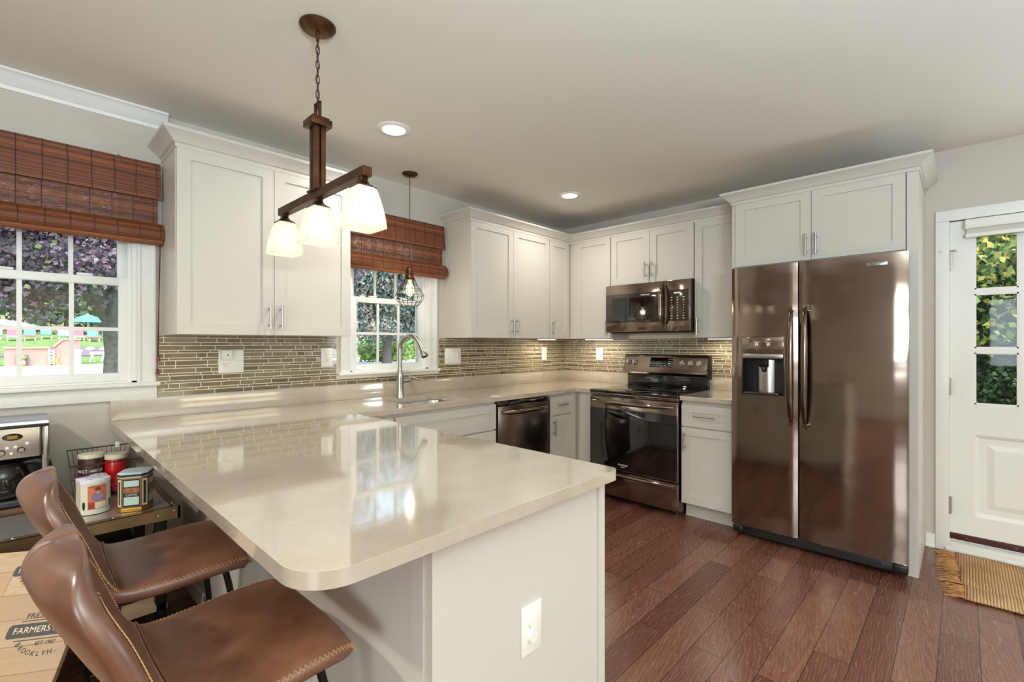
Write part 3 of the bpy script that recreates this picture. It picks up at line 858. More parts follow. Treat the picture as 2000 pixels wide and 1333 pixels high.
# ------------------------------------------------------------ refrigerator
fr = thing('refrigerator', 'black stainless side-by-side refrigerator with water dispenser', 'refrigerator', (-.38, -2.42, 0))
F0, F1, FG = -2.890, -1.965, -2.363
m = M(TS); m.box(F0 + .022, F1 - .006, .04, .635, .06, 1.80, .004); m.box(F0 + .022, F1 - .006, .04, .61, .02, .06); m.build('cabinet', DARKGAP, fr)
def curved_door(s0, s1, z0, z1, hole=None):
    """gently bowed door slab; hole=(a,b,c,d) leaves the dispenser niche open"""
    m = M(TS); n = 14
    xs = sorted({s0 + (s1 - s0) * i / n for i in range(n + 1)} | ({hole[0], hole[1]} if hole else set()))
    zs = [z0, z1] if not hole else [z0, hole[2], hole[3], z1]
    f = lambda s: .695 + .008 * (1 - ((2 * s - s0 - s1) / (s1 - s0)) ** 2) - .006 * max(0, abs(2 * s - s0 - s1) / (s1 - s0) - .93) / .07
    for a, b in zip(xs, xs[1:]):
        for c0, c1 in zip(zs, zs[1:]):
            if hole and a >= hole[0] - 1e-6 and b <= hole[1] + 1e-6 and c0 == hole[2]: continue
            m.poly([(a, f(a), c0), (b, f(b), c0), (b, f(b), c1), (a, f(a), c1)])
    for s in (s0, s1): m.poly([(s, .64, z0), (s, f(s), z0), (s, f(s), z1), (s, .64, z1)])
    for z in (z0, z1): m.poly([(s, f(s), z) for s in xs] + [(s1, .64, z), (s0, .64, z)])
    if not hole: m.poly([(s0, .64, z0), (s1, .64, z0), (s1, .64, z1), (s0, .64, z1)])
    bmesh.ops.remove_doubles(m.bm, verts=m.bm.verts, dist=1e-5)
    return m
H = (-2.282, -2.036, .968, 1.346)
fd = curved_door(FG + .004, F1, .088, 1.812, H).build('freezer_door', BSTEEL, fr, 30)
rd = curved_door(F0, FG - .004, .088, 1.812).build('refrigerator_door', BSTEEL, fr, 30)
for s, dd in ((FG + .036, fd), (FG - .040, rd)):
    m = M(TS); n = 22; pts = []; rings = []
    for i in range(n + 1):
        t = i / n; z = .775 + t * .76; k = 1 - (2 * t - 1) ** 4
        w = .019 * (max(.02, 1 - abs(2 * t - 1) ** 3)) ** .5; dpt = .012 * (max(.03, 1 - abs(2 * t - 1) ** 3)) ** .5
        o = .700 + .052 * k
        rings.append([(s + w * math.cos(a), o + dpt * math.sin(a), z) for a in [2 * PI * q / 16 for q in range(16)]])
    m.loft(rings, True, True, True)
    for z in (.80, 1.51): m.cyl((s, .69, z), (s, .735, z), .013, n=12)
    m.build('handle', BSTEELD, dd)
# dispenser
dsp = M(TS); dsp.box(H[0], H[1], .70, .7065, 1.236, 1.346, .002); dsp = dsp.build('dispenser_panel', BSTEEL, fd)
m = M(TS); m.box(H[0] + .002, H[1] - .002, .64, .7085, 1.207, 1.236, .003); m.build('dispenser_lip', STEEL, dsp)
m = M(TS)
for s in (-2.125, -2.195):
    m.box(s - .016, s + .016, .7066, .7070, 1.312, 1.315)
    for q in (-.006, .0, .006): m.box(s + q - .004, s + q + .004, .7066, .7070, 1.296 - abs(q), 1.308)
m.box(-2.129, -2.125, .7066, .7070, 1.262, 1.265); m.build('control_mark', WHITEP, dsp, 0)
m = M(TS); m.box(H[0], H[1], .60, .606, H[2], 1.24); m.box(H[0], H[0] + .004, .60, .70, H[2], 1.21); m.box(H[1] - .004, H[1], .60, .70, H[2], 1.21); m.box(H[0], H[1], .60, .70, H[2], H[2] + .006); m.box(H[0], H[1], .6, .7, 1.2, 1.21)
nich = m.build('dispenser_niche', BLACKM, fd, 0)
m = M(TS); m.loft([[(H[0] + .04 + (.166) * i / 12, .615 + .035 * (1 - (2 * i / 12 - 1) ** 2), z) for i in range(13)] for z in (.985, 1.20)], False); m.build('niche_backplate', STEEL, nich)
m = M(TS); m.box(-2.185, -2.13, .65, .685, 1.15, 1.205, .006); m.tube([(-2.172, .67, 1.15), (-2.165, .66, 1.12), (-2.15, .66, 1.12), (-2.143, .67, 1.15)], .005, 8); m.build('dispenser_nozzle', BLACKM, nich)
m = M(TS); m.box(H[0] + .03, H[1] - .008, .625, .706, .972, .984, .002)
for k in range(9): m.box(H[0] + .045 + k * .02, H[0] + .055 + k * .02, .63, .707, .983, .987)
m.build('drip_tray', BSTEELD, nich)
m = M(TS); e = .006
for q in ((H[0] - e, H[0], H[2] - e, H[3] + e), (H[1], H[1] + e, H[2] - e, H[3] + e), (H[0], H[1], H[2] - e, H[2]), (H[0], H[1], H[3], H[3] + e)): m.box(q[0], q[1], .69, .7055, q[2], q[3], .001)
m.build('dispenser_bezel', BSTEELD, fd)
m = M(TS); m.box(-2.80, -2.705, .700, .7055, 1.745, 1.765, .001); bd = m.build('badge_plate', STEEL, rd)
text('FRIGIDAIRE', .0135, (-.7058, -2.7525, 1.7575), (0, -1, 0), (0, 0, 1), DARKGAP, 'badge', bd)
text('GALLERY', .006, (-.7058, -2.7525, 1.749), (0, -1, 0), (0, 0, 1), DARKGAP, 'badge', bd)
m = M(TS); m.box(F0 + .004, F1 - .004, .62, .672, .022, .082, .010, 3)
m.box(F0 + .004, F0 + .07, .62, .69, .03, .082, .012, 3); m.box(F1 - .07, F1 - .004, .62, .69, .03, .082, .012, 3); gr = m.build('base_grille', DARKGAP, fr)
m = M(TS)
for k in range(4): m.box(F0 + .12, F1 - .12, .671, .676, .032 + k * .011, .038 + k * .011)
m.build('grille_slat', pbr('grille_black', lin(40, 36, 34), .35), gr, 0)
for s in (F0 + .06, F1 - .06):
    for dd in (.1, .58): m = M(TS); m.cyl((s, dd, 0), (s, dd, .024), .02, n=12); m.build('roller', DARKGAP, fr)
for s in (F0 + .01, F1 - .05): m = M(TS); m.box(s, s + .04, .655, .69, .0822, .087, .001); m.build('hinge', STEEL, fr)

# ------------------------------------------------------------ wall plates
def slots(m, T, s, z, d):
    for o in (-.0065, .0065): m.box(s + o - .001, s + o + .001, d, d + .0006, z + .001, z + .010)
    m.cyl((s, d, z - .007), (s, d + .0006, z - .007), .0025, n=10)
def plate(T, label, cat, s0, s1, z0, z1, d0, gangs, name='outlet_plate'):
    root = thing(name, label, cat, T((s0 + s1) / 2, d0, z0), 'white wall plates')
    m = M(T); m.box(s0, s1, d0, d0 + .006, z0, z1, .002); m.build('cover', WHITEP, root)
    n = len(gangs); zc = (z0 + z1) / 2
    for i, g in enumerate(gangs):
        s = s0 + (s1 - s0) * (i + .5) / n
        if g == 'outlet':
            m = M(T); m.box(s - .0165, s + .0165, d0 + .0055, d0 + .0085, zc - .0335, zc + .0335, .001); r = m.build('receptacle', WHITEP, root)
            m = M(T); slots(m, T, s, zc + .018, d0 + .0084); slots(m, T, s, zc - .018, d0 + .0084); m.build('slot', DARKGAP, r, 0)
        elif g == 'toggle':
            m = M(T); m.box(s - .005, s + .005, d0 + .0055, d0 + .0075, zc - .012, zc + .012, .001); r = m.build('switch', WHITEP, root)
            m = M(T); m.box(s - .0035, s + .0035, d0 + .007, d0 + .017, zc - .001, zc + .009, .001); m.build('lever', WHITEP, r)
        elif g == 'rocker':
            m = M(T); m.box(s - .0165, s + .0165, d0 + .0055, d0 + .0095, zc - .0335, zc + .0335, .002); m.build('switch', WHITEP, root)
        elif g == 'round':
            r = None
            for o in (.02, -.02):
                m = M(T); m.cyl((s, d0 + .0055, zc + o), (s, d0 + .013, zc + o), .0172, .0168, n=24); m.build('receptacle', WHITEP, root)
    return root
plate(TW, 'white double wall plate with outlet and switch left on the tile', 'outlet', -3.257, -3.125, 1.134, 1.266, .0085, ['outlet', 'toggle'])
plate(TW, 'white outlet plate on the tile just left of the sink window', 'outlet', -2.657, -2.577, 1.148, 1.274, .0085, ['outlet'])
plate(TW, 'white double plate with two toggle switches and outlet right of the sink window', 'switch plate', -1.618, -1.447, 1.134, 1.263, .0085, ['toggle', 'toggle', 'outlet'], 'switch_plate')
plate(TW, 'slim white rocker switch plate near the corner on the window wall', 'switch plate', -.378, -.302, 1.133, 1.263, .0085, ['rocker'], 'switch_plate')
plate(TS, 'white outlet plate on the tile left of the range', 'outlet', -.50, -.42, 1.135, 1.26, .0085, ['outlet'])
TE = lambda s, d, z: (s, -2.262 - d, z)
plate(TE, 'off white outlet plate with round covers on the peninsula end panel', 'outlet', -3.137, -3.057, .475, .605, .0, ['round'])
pg = thing('plug_in_device', 'white square plug-in night light in the double outlet', 'night light', TW(-3.216, .0175, 1.2))
m = M(TW); m.box(-3.246, -3.186, .0176, .04, 1.208, 1.268, .008, 3); bo = m.build('housing', WHITEP, pg)
m = M(TW); m.box(-3.238, -3.194, .0395, .044, 1.216, 1.26, .003); m.build('front_cover', WHITEP, bo)
m = M(TW); m.cyl((-3.216, .0438, 1.238), (-3.216, .0446, 1.238), .004, n=14); m.build('sensor', DARKGAP, bo)

# under-cabinet LED bars
def ledbar(T, label, s0, s1, d, power=2.2):
    r = thing('under_cabinet_light', label, 'light', T((s0 + s1) / 2, d, ZB - .012), 'under cabinet light bars')
    m = M(T); m.box(s0, s1, d - .02, d + .02, ZB - .008, ZB - .0005); m.build('housing', WHITEP, r, 0)
    m = M(T); m.box(s0 + .004, s1 - .004, d - .015, d + .015, ZB - .011, ZB - .0078); m.build('lens', LED, r, 0)
    x, y, z = T((s0 + s1) / 2, d, ZB - .014)
    horiz = T((1, 0, 0)[0], 0, 0)[0] == 1
    lamp('under_cabinet_lamp', 'AREA', (x, y, z), power, (1, .92, .72), abs(s1 - s0) if horiz else .03, .03 if horiz else abs(s1 - s0), direction=(0, 0, -1))
ledbar(TW, 'lit light bar under the narrow corner wall cabinet', -.60, -.36, .16, 1.3)
ledbar(TS, 'lit light bar under the corner cabinet left of the microwave', -.70, -.40, .16, 1.5)
ledbar(TS, 'lit light bar under the cabinet beside the refrigerator', -1.90, -1.60, .16, 1.8)
# ------------------------------------------------------------ chandelier
CX, CY = -3.258, -1.315
ch = thing('chandelier', 'bronze three-light linear chandelier with lit opal glass shades', 'chandelier', (CX, CY, 1.68))
m = M(); m.lathe([(0, ZC - .001), (.066, ZC - .001), (.066, ZC - .006), (.058, ZC - .016), (.035, ZC - .026), (.012, ZC - .030), (0, ZC - .031)], (CX, CY, 0), 36)
m.cyl((CX, CY, ZC - .03), (CX, CY, ZC - .058), .008, .006, n=12); m.build('canopy', BRONZE, ch)
m = M(); zz = ZC - .05; k = 0
while zz > 2.225:
    L = .036; a, b = .0075, L / 2; pts = []
    for i in range(16):
        t = 2 * PI * i / 16; u = a * math.cos(t); w = b * math.sin(t)
        pts.append((CX + (u if k % 2 else u * .2), CY + (u * .2 if k % 2 else u), zz - b + w + .003))
    m.tube(pts, .0019, 6, closed=True); zz -= L - .0075; k += 1
m.tube([(CX + .003 * math.sin(q * 1.3), CY + .003 * math.cos(q * 1.3), ZC - .05 - q * .018) for q in range(19)], .0016, 6)
m.build('chain', CORDM, ch)
m = M()
for s in (-.018, .018): m.box(CX - .005, CX + .005, CY + s - .004, CY + s + .004, 2.165, 2.226)
m.box(CX - .005, CX + .005, CY - .022, CY + .022, 2.222, 2.23)
m.box(CX - .032, CX + .032, CY - .032, CY + .032, 2.158, 2.168); m.box(CX - .040, CX + .040, CY - .040, CY + .040, 2.132, 2.159, .002); m.build('top_cap', BRONZE, ch)
m = M()
for sx_ in (-1, 1):
    for sy_ in (-1, 1): m.box(CX + sx_ * .013 - .009, CX + sx_ * .013 + .009, CY + sy_ * .013 - .009, CY + sy_ * .013 + .009, 1.886, 2.134)
m.box(CX - .006, CX + .006, CY - .006, CY + .006, 1.886, 2.134); m.build('stem', BRONZE, ch, 0)
BY0, BY1, BZ = -1.690, -.958, 1.874
m = M(); m.box(CX - .016, CX + .016, BY0, BY1, BZ - .016, BZ + .016, .001); m.box(CX - .024, CX + .024, CY - .045, CY + .045, BZ + .014, BZ + .02); m.build('cross_bar', BRONZE, ch, 0)
def sqring(h, z, r=.3, n=5, c=(0, 0)): return [(c[0] + x, c[1] + y, z) for x, y in rrect(-h, h, -h, h, h * r, n)]
for yy in (BY0 + .032, (BY0 + BY1) / 2 + .002, BY1 - .032):
    c0 = (CX, yy)
    m = M(); m.loft([sqring(.013, BZ - .014, c=c0), sqring(.013, BZ - .026, c=c0), sqring(.019, BZ - .036, c=c0), sqring(.032, BZ - .045, c=c0), sqring(.036, BZ - .049, c=c0)], True, True, True); m.build('shade_holder', BRONZE, ch)
    pr = [(.030, BZ - .0495), (.036, BZ - .056), (.044, BZ - .085), (.052, BZ - .12), (.058, BZ - .155), (.0605, BZ - .185)]
    m = M(); m.loft([sqring(h, z, .22, c=c0) for h, z in pr] + [sqring(h - .004, z, .22, c=c0) for h, z in pr[::-1]], True); sh = m.build('lamp_shade', OPAL, ch, 50)
    m = M(); m.lathe([(0, BZ - .15), (.014, BZ - .147), (.022, BZ - .13), (.024, BZ - .115), (.018, BZ - .095), (.012, BZ - .08), (.012, BZ - .052), (0, BZ - .052)], (CX, yy, 0), 20); m.build('bulb', BULB, sh)
    lamp('chandelier_lamp', 'POINT', (CX, yy, BZ - .16), .13, (1, .93, .78), .02)

# ------------------------------------------------------------ caged pendant over the sink
PX, PY = -2.109, -.235
pd = thing('pendant_lamp', 'small wire cage pendant with lit bulb over the sink', 'pendant lamp', (PX, PY, 1.57))
m = M(); m.lathe([(0, ZC - .001), (.055, ZC - .001), (.055, ZC - .008), (.045, ZC - .018), (.02, ZC - .024), (0, ZC - .025)], (PX, PY, 0), 32); m.build('canopy', BRONZE, pd)
m = M(); m.cyl((PX, PY, 1.87), (PX, PY, ZC - .02), .0028, n=8); m.build('cord', CORDM, pd)
m = M(); m.lathe([(0, 1.872), (.007, 1.872), (.01, 1.855), (.022, 1.845), (.028, 1.83), (.029, 1.80), (.026, 1.795), (.030, 1.785), (.034, 1.76), (0, 1.76)], (PX, PY, 0), 24); m.build('socket', BRONZE, pd)
CAGE = [(.036, 1.768), (.045, 1.745), (.064, 1.71), (.088, 1.675), (.102, 1.648), (.097, 1.62), (.07, 1.585), (.055, 1.575)]
m = M()
for k in range(16):
    a = 2 * PI * k / 16; m.tube([(PX + r * math.cos(a), PY + r * math.sin(a), z) for r, z in CAGE], .0013, 5)
for r, z in (CAGE[0], (.056, 1.725), (.076, 1.692), (.102, 1.648), (.085, 1.604), CAGE[-1]): m.tube([(PX + r * math.cos(2 * PI * k / 40), PY + r * math.sin(2 * PI * k / 40), z) for k in range(40)], .0014, 5, closed=True)
m.build('wire_cage', BLACKM, pd)
clear = NT('bulb_glass'); 
gt = clear.add('ShaderNodeBsdfTransparent'); gg = clear.add('ShaderNodeEmission'); gg.inputs[0].default_value = (1, .82, .5, 1); gg.inputs[1].default_value = 2.2
gm = clear.add('ShaderNodeMixShader'); gm.inputs[0].default_value = .38; clear.link(gt.outputs[0], gm.inputs[1]); clear.link(gg.outputs[0], gm.inputs[2]); clear.link(gm.outputs[0], clear.out.inputs[0])
m = M(); m.lathe([(.012, 1.76), (.014, 1.745), (.028, 1.71), (.031, 1.685), (.026, 1.66), (.012, 1.645), (0, 1.642)], (PX, PY, 0), 24); bb = m.build('bulb', clear.m, pd, 60)
m = M()
for k in range(6):
    a = PI * k / 3; m.tube([(PX + .006 * math.cos(a), PY + .006 * math.sin(a), 1.735), (PX + .013 * math.cos(a + .3), PY + .013 * math.sin(a + .3), 1.672)], .001, 5)
m.build('filament', FILAMENT, bb)
lamp('pendant_lamp_light', 'POINT', (PX, PY, 1.69), 2.2, (1, .82, .58), .02)

# ------------------------------------------------------------ recessed lights
def downlight(x, y, label, power):
    r = thing('recessed_light', label, 'ceiling light', (x, y, ZC - .012), 'recessed ceiling lights')
    m = M(); m.lathe([(.062, ZC - .004), (.066, ZC - .009), (.082, ZC - .008), (.094, ZC - .003), (.094, ZC - .0005)], (x, y, 0), 40); m.build('trim_ring', WHITEP, r)
    m = M(); m.lathe([(0, ZC - .0045), (.064, ZC - .0045), (.064, ZC - .001)], (x, y, 0), 32); m.build('lens', LED, r)
    lamp('recessed_lamp', 'AREA', (x, y, ZC - .012), power, (1, .96, .86), .13, direction=(0, 0, -1), spread=2.7)
downlight(-2.576, -.765, 'lit recessed ceiling light nearest the chandelier', 9)
downlight(-.915, -.763, 'lit recessed ceiling light near the back corner', 7)
for x in (-1.0, -2.7, -4.4, -6.1): downlight(x, -4.55, 'added recessed ceiling light, out of view over the dining end', 3)  # unseen downlights added to boost the light in the room
downlight(-5.3, -1.5, 'added recessed ceiling light, out of view over the dining end', 30)  # unseen downlight added to brighten the wall below the left window

# ------------------------------------------------------------ bamboo shades
def bamboo(label, x0, x1, lift, cords):
    r = thing('bamboo_shade', label, 'window shade', ((x0 + x1) / 2, -.06, 1.84), 'bamboo roman shades')
    q = random.Random(int(-x0 * 100))
    def threads(m, pts_f, x0, x1):
        n = int((x1 - x0) / .085)
        for k in range(n + 1):
            x = x0 + .02 + (x1 - x0 - .04) * k / n
            m.tube(pts_f(x), .0016, 5)
    # valance
    m = M(); n = 30; zt = 2.245 + lift
    for k in range(n):
        z = zt - k * .0063; d = .052 + .018 * k / n
        m.box(x0 + q.uniform(0, .003), x1 - q.uniform(0, .003), -d - .0022, -d + .0006, z - .0057, z)
    v = m.build('valance', BAMBOO, r, 0)
    m = M(); threads(m, lambda x: [(x + q.uniform(-.002, .002), -.055 - .018 * k / 6, zt - k * .0315) for k in range(7)], x0, x1); m.build('thread', CORDM, v)
    m = M(); m.box(x0 + .004, x1 - .004, -.045, -.027, zt - .045, zt - .004); m.build('head_rail', pbr('rail_wood', lin(120, 66, 34), .5), r, 0)
    # see-through panel behind
    m = M(); xa, xb = x0 + .008, x1 - .012
    for k in range(22):
        z = zt - .17 - k * .0092
        m.box(xa, xb, -.044, -.0415, z - .0074, z)
    p = m.build('panel', BAMBOO, r, 0)
    m = M(); threads(m, lambda x: [(x, -.0455, zt - .16), (x, -.0455, zt - .375)], xa, xb); m.build('thread', CORDM, p)
    # gathered folds at the bottom
    m = M(); xa, xb = x0 + .002, x1 + .010; path = []
    for i in range(34):
        t = i / 33
        path.append((.046 + .044 * math.sin(t * PI) ** .7 if t < .8 else .05 + .03 * (1 - t) * 3, zt - .315 - .11 * t))
    for (d0, z0), (d1, z1) in zip(path, path[1:]):
        L = math.hypot(d1 - d0, z1 - z0)
        dirv = Vector((0, -(d1 - d0), z1 - z0)).normalized(); nrm = Vector((1, 0, 0)).cross(dirv)
        Rm = Matrix((Vector((1, 0, 0)), dirv, nrm)).transposed()
        m.obox(((xa + xb) / 2, -(d0 + d1) / 2, (z0 + z1) / 2), (xb - xa - q.uniform(0, .004), L * .93, .0028), Rm)
    m.tube([(xa + .003, -.05, zt - .40), (xb - .003, -.05, zt - .40)], .024, 12)
    g = m.build('folds', BAMBOO, r, 0)
    m = M(); threads(m, lambda x: [(x + .004 * (i % 2), -d - .003, z) for i, (d, z) in enumerate(path[::3])], xa, xb); m.build('thread', CORDM, g)
    m = M()
    for x in (x0 + .12, x0 + (x1 - x0) * .42, x1 - .17):
        m.tube([(x + .007 * math.cos(t * PI / 5), -.053, zt - .375 + .007 * math.sin(t * PI / 5)) for t in range(10)], .0014, 5, closed=True)
    m.build('cord_ring', WHITEP, r)
    m = M()
    xm = x1 - .17
    m.box(xm - .006, xm + .006, -.040, -.028, zt - .006, zt + .012, .002); m.build('mounting_clip', NICKEL, r)
    if cords:
        m = M(); xc = x1 - .008
        m.tube([(xc, -.060, zt - .42), (xc - .002, -.05, 1.30), (xc - .002, -.046, 1.24)], .0016, 6); m.tube([(xc + .006, -.060, zt - .42), (xc - .006, -.05, 1.30), (xc - .006, -.048, 1.17)], .0016, 6); cd = m.build('pull_cord', CORDM, r)
        for dx_, z in ((-.002, 1.212), (-.006, 1.142)):
            m = M(); m.lathe([(.002, z + .03), (.0075, z + .028), (.006, z + .018), (.009, z + .006), (.010, z + .002), (.006, z)], (xc + dx_, -.048, 0), 12, cap=True); m.build('cord_tassel', pbr('tassel_wood', lin(120, 52, 28), .5), cd)
    else:
        m = M(); xc = x1 + .012
        m.tube([(xc, -.04, zt - .02), (xc + .008, -.055, zt - .14), (xc + .003, -.05, zt - .22), (xc + .012, -.06, zt - .30), (xc + .013, -.075, zt - .35), (xc + .006, -.06, zt - .40)], .0014, 6); m.build('pull_cord', WHITEP, r)
    return r
bamboo('wide bamboo roman shade over the left window with hanging brown cords', -4.42, -3.532, 0, True)
bamboo('bamboo roman shade over the sink window behind the chandelier', -2.585, -1.655, .008, False)

# ------------------------------------------------------------ roller blind on the door
rb = thing('roller_blind', 'rolled-up white roller blind across the top of the door glass', 'blind', (-.02, -3.45, 1.95))
m = M(); m.box(-.055, .006, -3.80, -3.112, 2.005, 2.062, .006); m.build('cassette', WHITEP, rb)
m = M(); m.box(-.030, -.027, -3.79, -3.120, 1.975, 2.006); m.build('fabric', pbr('blind_fabric', lin(206, 202, 192), .8), rb)
m = M(); m.box(-.045, -.012, -3.80, -3.114, 1.952, 1.976, .005); m.build('bottom_rail', WHITEP, rb)

# ------------------------------------------------------------ bar stools
def catmull(P, n):
    P = [Vector(p) for p in P]; out = []
    for i in range(len(P) - 1):
        a, b, c, d = P[max(i - 1, 0)], P[i], P[i + 1], P[min(i + 2, len(P) - 1)]
        for k in range(n):
            t = k / n; out.append(.5 * ((2 * b) + (c - a) * t + (2 * a - 5 * b + 4 * c - d) * t * t + (3 * b - a - 3 * c + d) * t ** 3))
    return out + [P[-1]]
# centre line (x forward, z up, half width)
CL = catmull([(.196, .606, .205), (.205, .632, .222), (.185, .650, .230), (.10, .652, .232), (0, .646, .232), (-.08, .646, .228), (-.125, .655, .222), (-.165, .690, .216), (-.202, .745, .212), (-.236, .81, .206), (-.259, .858, .196), (-.269, .882, .176), (-.274, .896, .14), (-.277, .903, .08), (-.278, .905, .02)], 4)
NS = len(CL)
def shell(s, t, off=0.0):
    """s in 0..1 along the centre line, t in -1..1 across"""
    f = s * (NS - 1); i = min(int(f), NS - 2); p = CL[i].lerp(CL[i + 1], f - i)
    tg = (CL[i + 1] - CL[i]).normalized()
    b = max(0, min(1, (s - .36) / .30)); b = b * b * (3 - 2 * b)
    x, z, w = p.x, p.y, p.z
    # seat: side edges roll down; back: side edges wrap forward
    x += b * .045 * abs(t) ** 2.2
    z -= (1 - b) * .022 * abs(t) ** 4
    nrm = Vector((-tg.y, 0, tg.x)); nrm = -nrm
    q = Vector((x, w * t, z))
    return q, nrm
def make_stool(label):
    r = thing('bar_stool', label, 'bar stool', (0, 0, 0), 'leather bar stools')
    nt = 20; bm = bmesh.new(); rows = []
    for i in range(NS):
        s = i / (NS - 1); rows.append([bm.verts.new(shell(s, 2 * k / nt - 1)[0]) for k in range(nt + 1)])
    for a, b in zip(rows, rows[1:]):
        for k in range(nt): bm.faces.new((a[k], a[k + 1], b[k + 1], b[k]))
    bmesh.ops.recalc_face_normals(bm, faces=bm.faces)
    up = sum((f.normal.z for f in bm.faces if f.calc_center_median().x > 0), 0)
    if up < 0: bmesh.ops.reverse_faces(bm, faces=bm.faces)
    me = bpy.data.meshes.new('seat_shell'); bm.to_mesh(me); bm.free()
    sh = mkobj('seat_shell', me, LEATHER, r, 180)
    md_ = sh.modifiers.new('thick', 'SOLIDIFY'); md_.thickness = .040; md_.offset = -1
    bv = sh.modifiers.new('round', 'SUBSURF'); bv.levels = 1; bv.render_levels = 1
    # zigzag seam round the rim, double seam where seat meets back
    m = M()
    def nvec(s, t):
        e = 1e-3; a = shell(min(1, s + e), t)[0] - shell(max(0, s - e), t)[0]; c = shell(s, min(1, t + .02))[0] - shell(s, max(-1, t - .02))[0]
        n = c.cross(a); n.normalize(); return n
    for sd in (-1, 1):
        pts = []
        N_ = 190
        for i in range(N_ + 1):
            s = .05 + .74 * i / N_; t = sd * (.985 if i % 2 else .948)
            p = shell(s, t)[0]; n = nvec(s, t)
            if n.z < 0 and s < .4: n = -n
            if n.x < 0 and s > .6: n = -n
            if .4 <= s <= .6 and (n.z + n.x) < 0: n = -n
            pts.append(p + n * .0006 - n * (.004 if i % 2 else 0))
        m.tube(pts, .0011, 4)
    pts = []
    for i in range(70):
        t = -.97 + 1.94 * i / 69; s = .79 + .20 * (1 - abs(t) ** 3) - (.012 if i % 2 else 0); p = shell(s, t)[0]; n = nvec(s, t); n = n if n.x > 0 else -n; pts.append(p + n * .0006)
    m.tube(pts, .0011, 4)
    m.build('edge_stitching', STITCH, sh, 0)
    m = M()
    for s in (.425, .44):
        for i in range(44):
            t0 = -.95 + 1.9 * i / 44; a = shell(s, t0)[0]; b = shell(s, t0 + .026)[0]; n = nvec(s, t0); n = n if n.z + n.x > 0 else -n
            m.tube([a + n * .0008, b + n * .0008], .0013, 4)
    m.build('seam_stitching', STITCHD, sh, 0)
    m = M(); m.tube([shell(.4325, -.98 + 1.96 * i / 20)[0] + Vector((.002, 0, .002)) for i in range(21)], .0022, 6); m.build('seam_welt', LEATHER, sh)
    # frame
    m = M()
    for sy_ in (-1, 1): m.tube([(.135, sy_ * .15, .601), (-.10, sy_ * .15, .601)], .009, 8)
    m.tube([(.10, -.15, .600), (.10, .15, .600)], .009, 8); m.tube([(-.09, -.15, .600), (-.09, .15, .600)], .009, 8); m.build('seat_frame', BLACKM, r)
    for sx_ in (1, -1):
        for sy_ in (-1, 1):
            x0 = .135 if sx_ > 0 else -.10
            m = M(); m.tube([(x0 - sx_ * .02, sy_ * .15, .603), (x0, sy_ * .152, .598), (x0 + sx_ * .014, sy_ * .156, .58), (x0 + sx_ * .024, sy_ * .162, .53), (x0 + sx_ * .085, sy_ * .21, .006)], .0095, 10)
            lg = m.build('leg', BLACKM, r)
            m = M(); m.cyl((x0 + sx_ * .085, sy_ * .21, 0), (x0 + sx_ * .085, sy_ * .21, .014), .012, n=12); m.build('foot_cap', DARKGAP, lg)
    m = M(); zf = .22; k = (.53 - zf) / .524
    xf, xb_, yf = .159 + .061 * k, -.124 - .061 * k, .162 + .048 * k
    m.tube([(xf, -yf, zf), (xf, yf, zf)], .008, 8); m.tube([(xb_, -yf, zf), (xb_, yf, zf)], .008, 8)
    for sy_ in (-1, 1): m.tube([(xf, sy_ * yf, zf), (xb_, sy_ * yf, zf)], .008, 8)
    m.build('footrest', BLACKM, r)
    return r
st = make_stool('brown leather bar stool nearest the viewer, at the peninsula corner')
st2 = copy_tree(st); st2['label'] = 'brown leather bar stool beside the coffee table, farther along the peninsula'
st.location = (-3.735, -1.895, 0); st.rotation_euler = (0, 0, math.radians(1.5))
st2.location = (-3.742, -1.245, 0); st2.rotation_euler = (0, 0, math.radians(-1.0))

# ------------------------------------------------------------ jute rug
rug = thing('rug', 'fringed tan woven rug in front of the back door', 'rug', (-.42, -3.5, 0))
t = NT('woven_jute'); v = t.coords()
w = t.add('ShaderNodeTexWave', wave_type='BANDS', bands_direction='Y'); t.link(v, w.inputs[0]); w.inputs['Scale'].default_value = 26; w.inputs['Distortion'].default_value = 2.2; w.inputs['Detail'].default_value = 2; w.inputs['Detail Scale'].default_value = .8
n = t.noise(v, 5, 4)
c = t.ramp(n, [(.3, lin(172, 126, 84)), (.7, lin(204, 168, 122))]).outputs[0]
t.link(t.mix(t.ramp(w.outputs['Fac'], [(0, (.9, .9, .9, 1)), (.25, (0, 0, 0, 1))]).outputs[0], c, lin(112, 66, 34)), t.b.inputs['Base Color'])
t.b.inputs['Roughness'].default_value = .9; t.bump(w.outputs['Fac'], .6, .006)
JUTE = t.m
bm = bmesh.new(); g = []
RX0, RX1, RY0, RY1 = -.735, -.055, -4.0, -3.065
for i in range(25):
    row = []
    for j in range(41):
        x = RX0 + (RX1 - RX0) * i / 24; y = RY1 + (RY0 - RY1) * j / 40
        x += .006 * math.sin(y * 17) ; yy = y - .05 * (1 - i / 24) * (1 - j / 40) + .005 * math.sin(x * 23)
        row.append(bm.verts.new((x, yy, .012 + .002 * math.sin(x * 31 + y * 13))))
    g.append(row)
for a, b in zip(g, g[1:]):
    for k in range(40): bm.faces.new((a[k], a[k + 1], b[k + 1], b[k]))
bmesh.ops.recalc_face_normals(bm, faces=bm.faces)
me = bpy.data.meshes.new('weave'); bm.to_mesh(me); bm.free()
o = mkobj('weave', me, JUTE, rug, 60); s_ = o.modifiers.new('thick', 'SOLIDIFY'); s_.thickness = .009; s_.offset = 0
m = M(); q = random.Random(5)
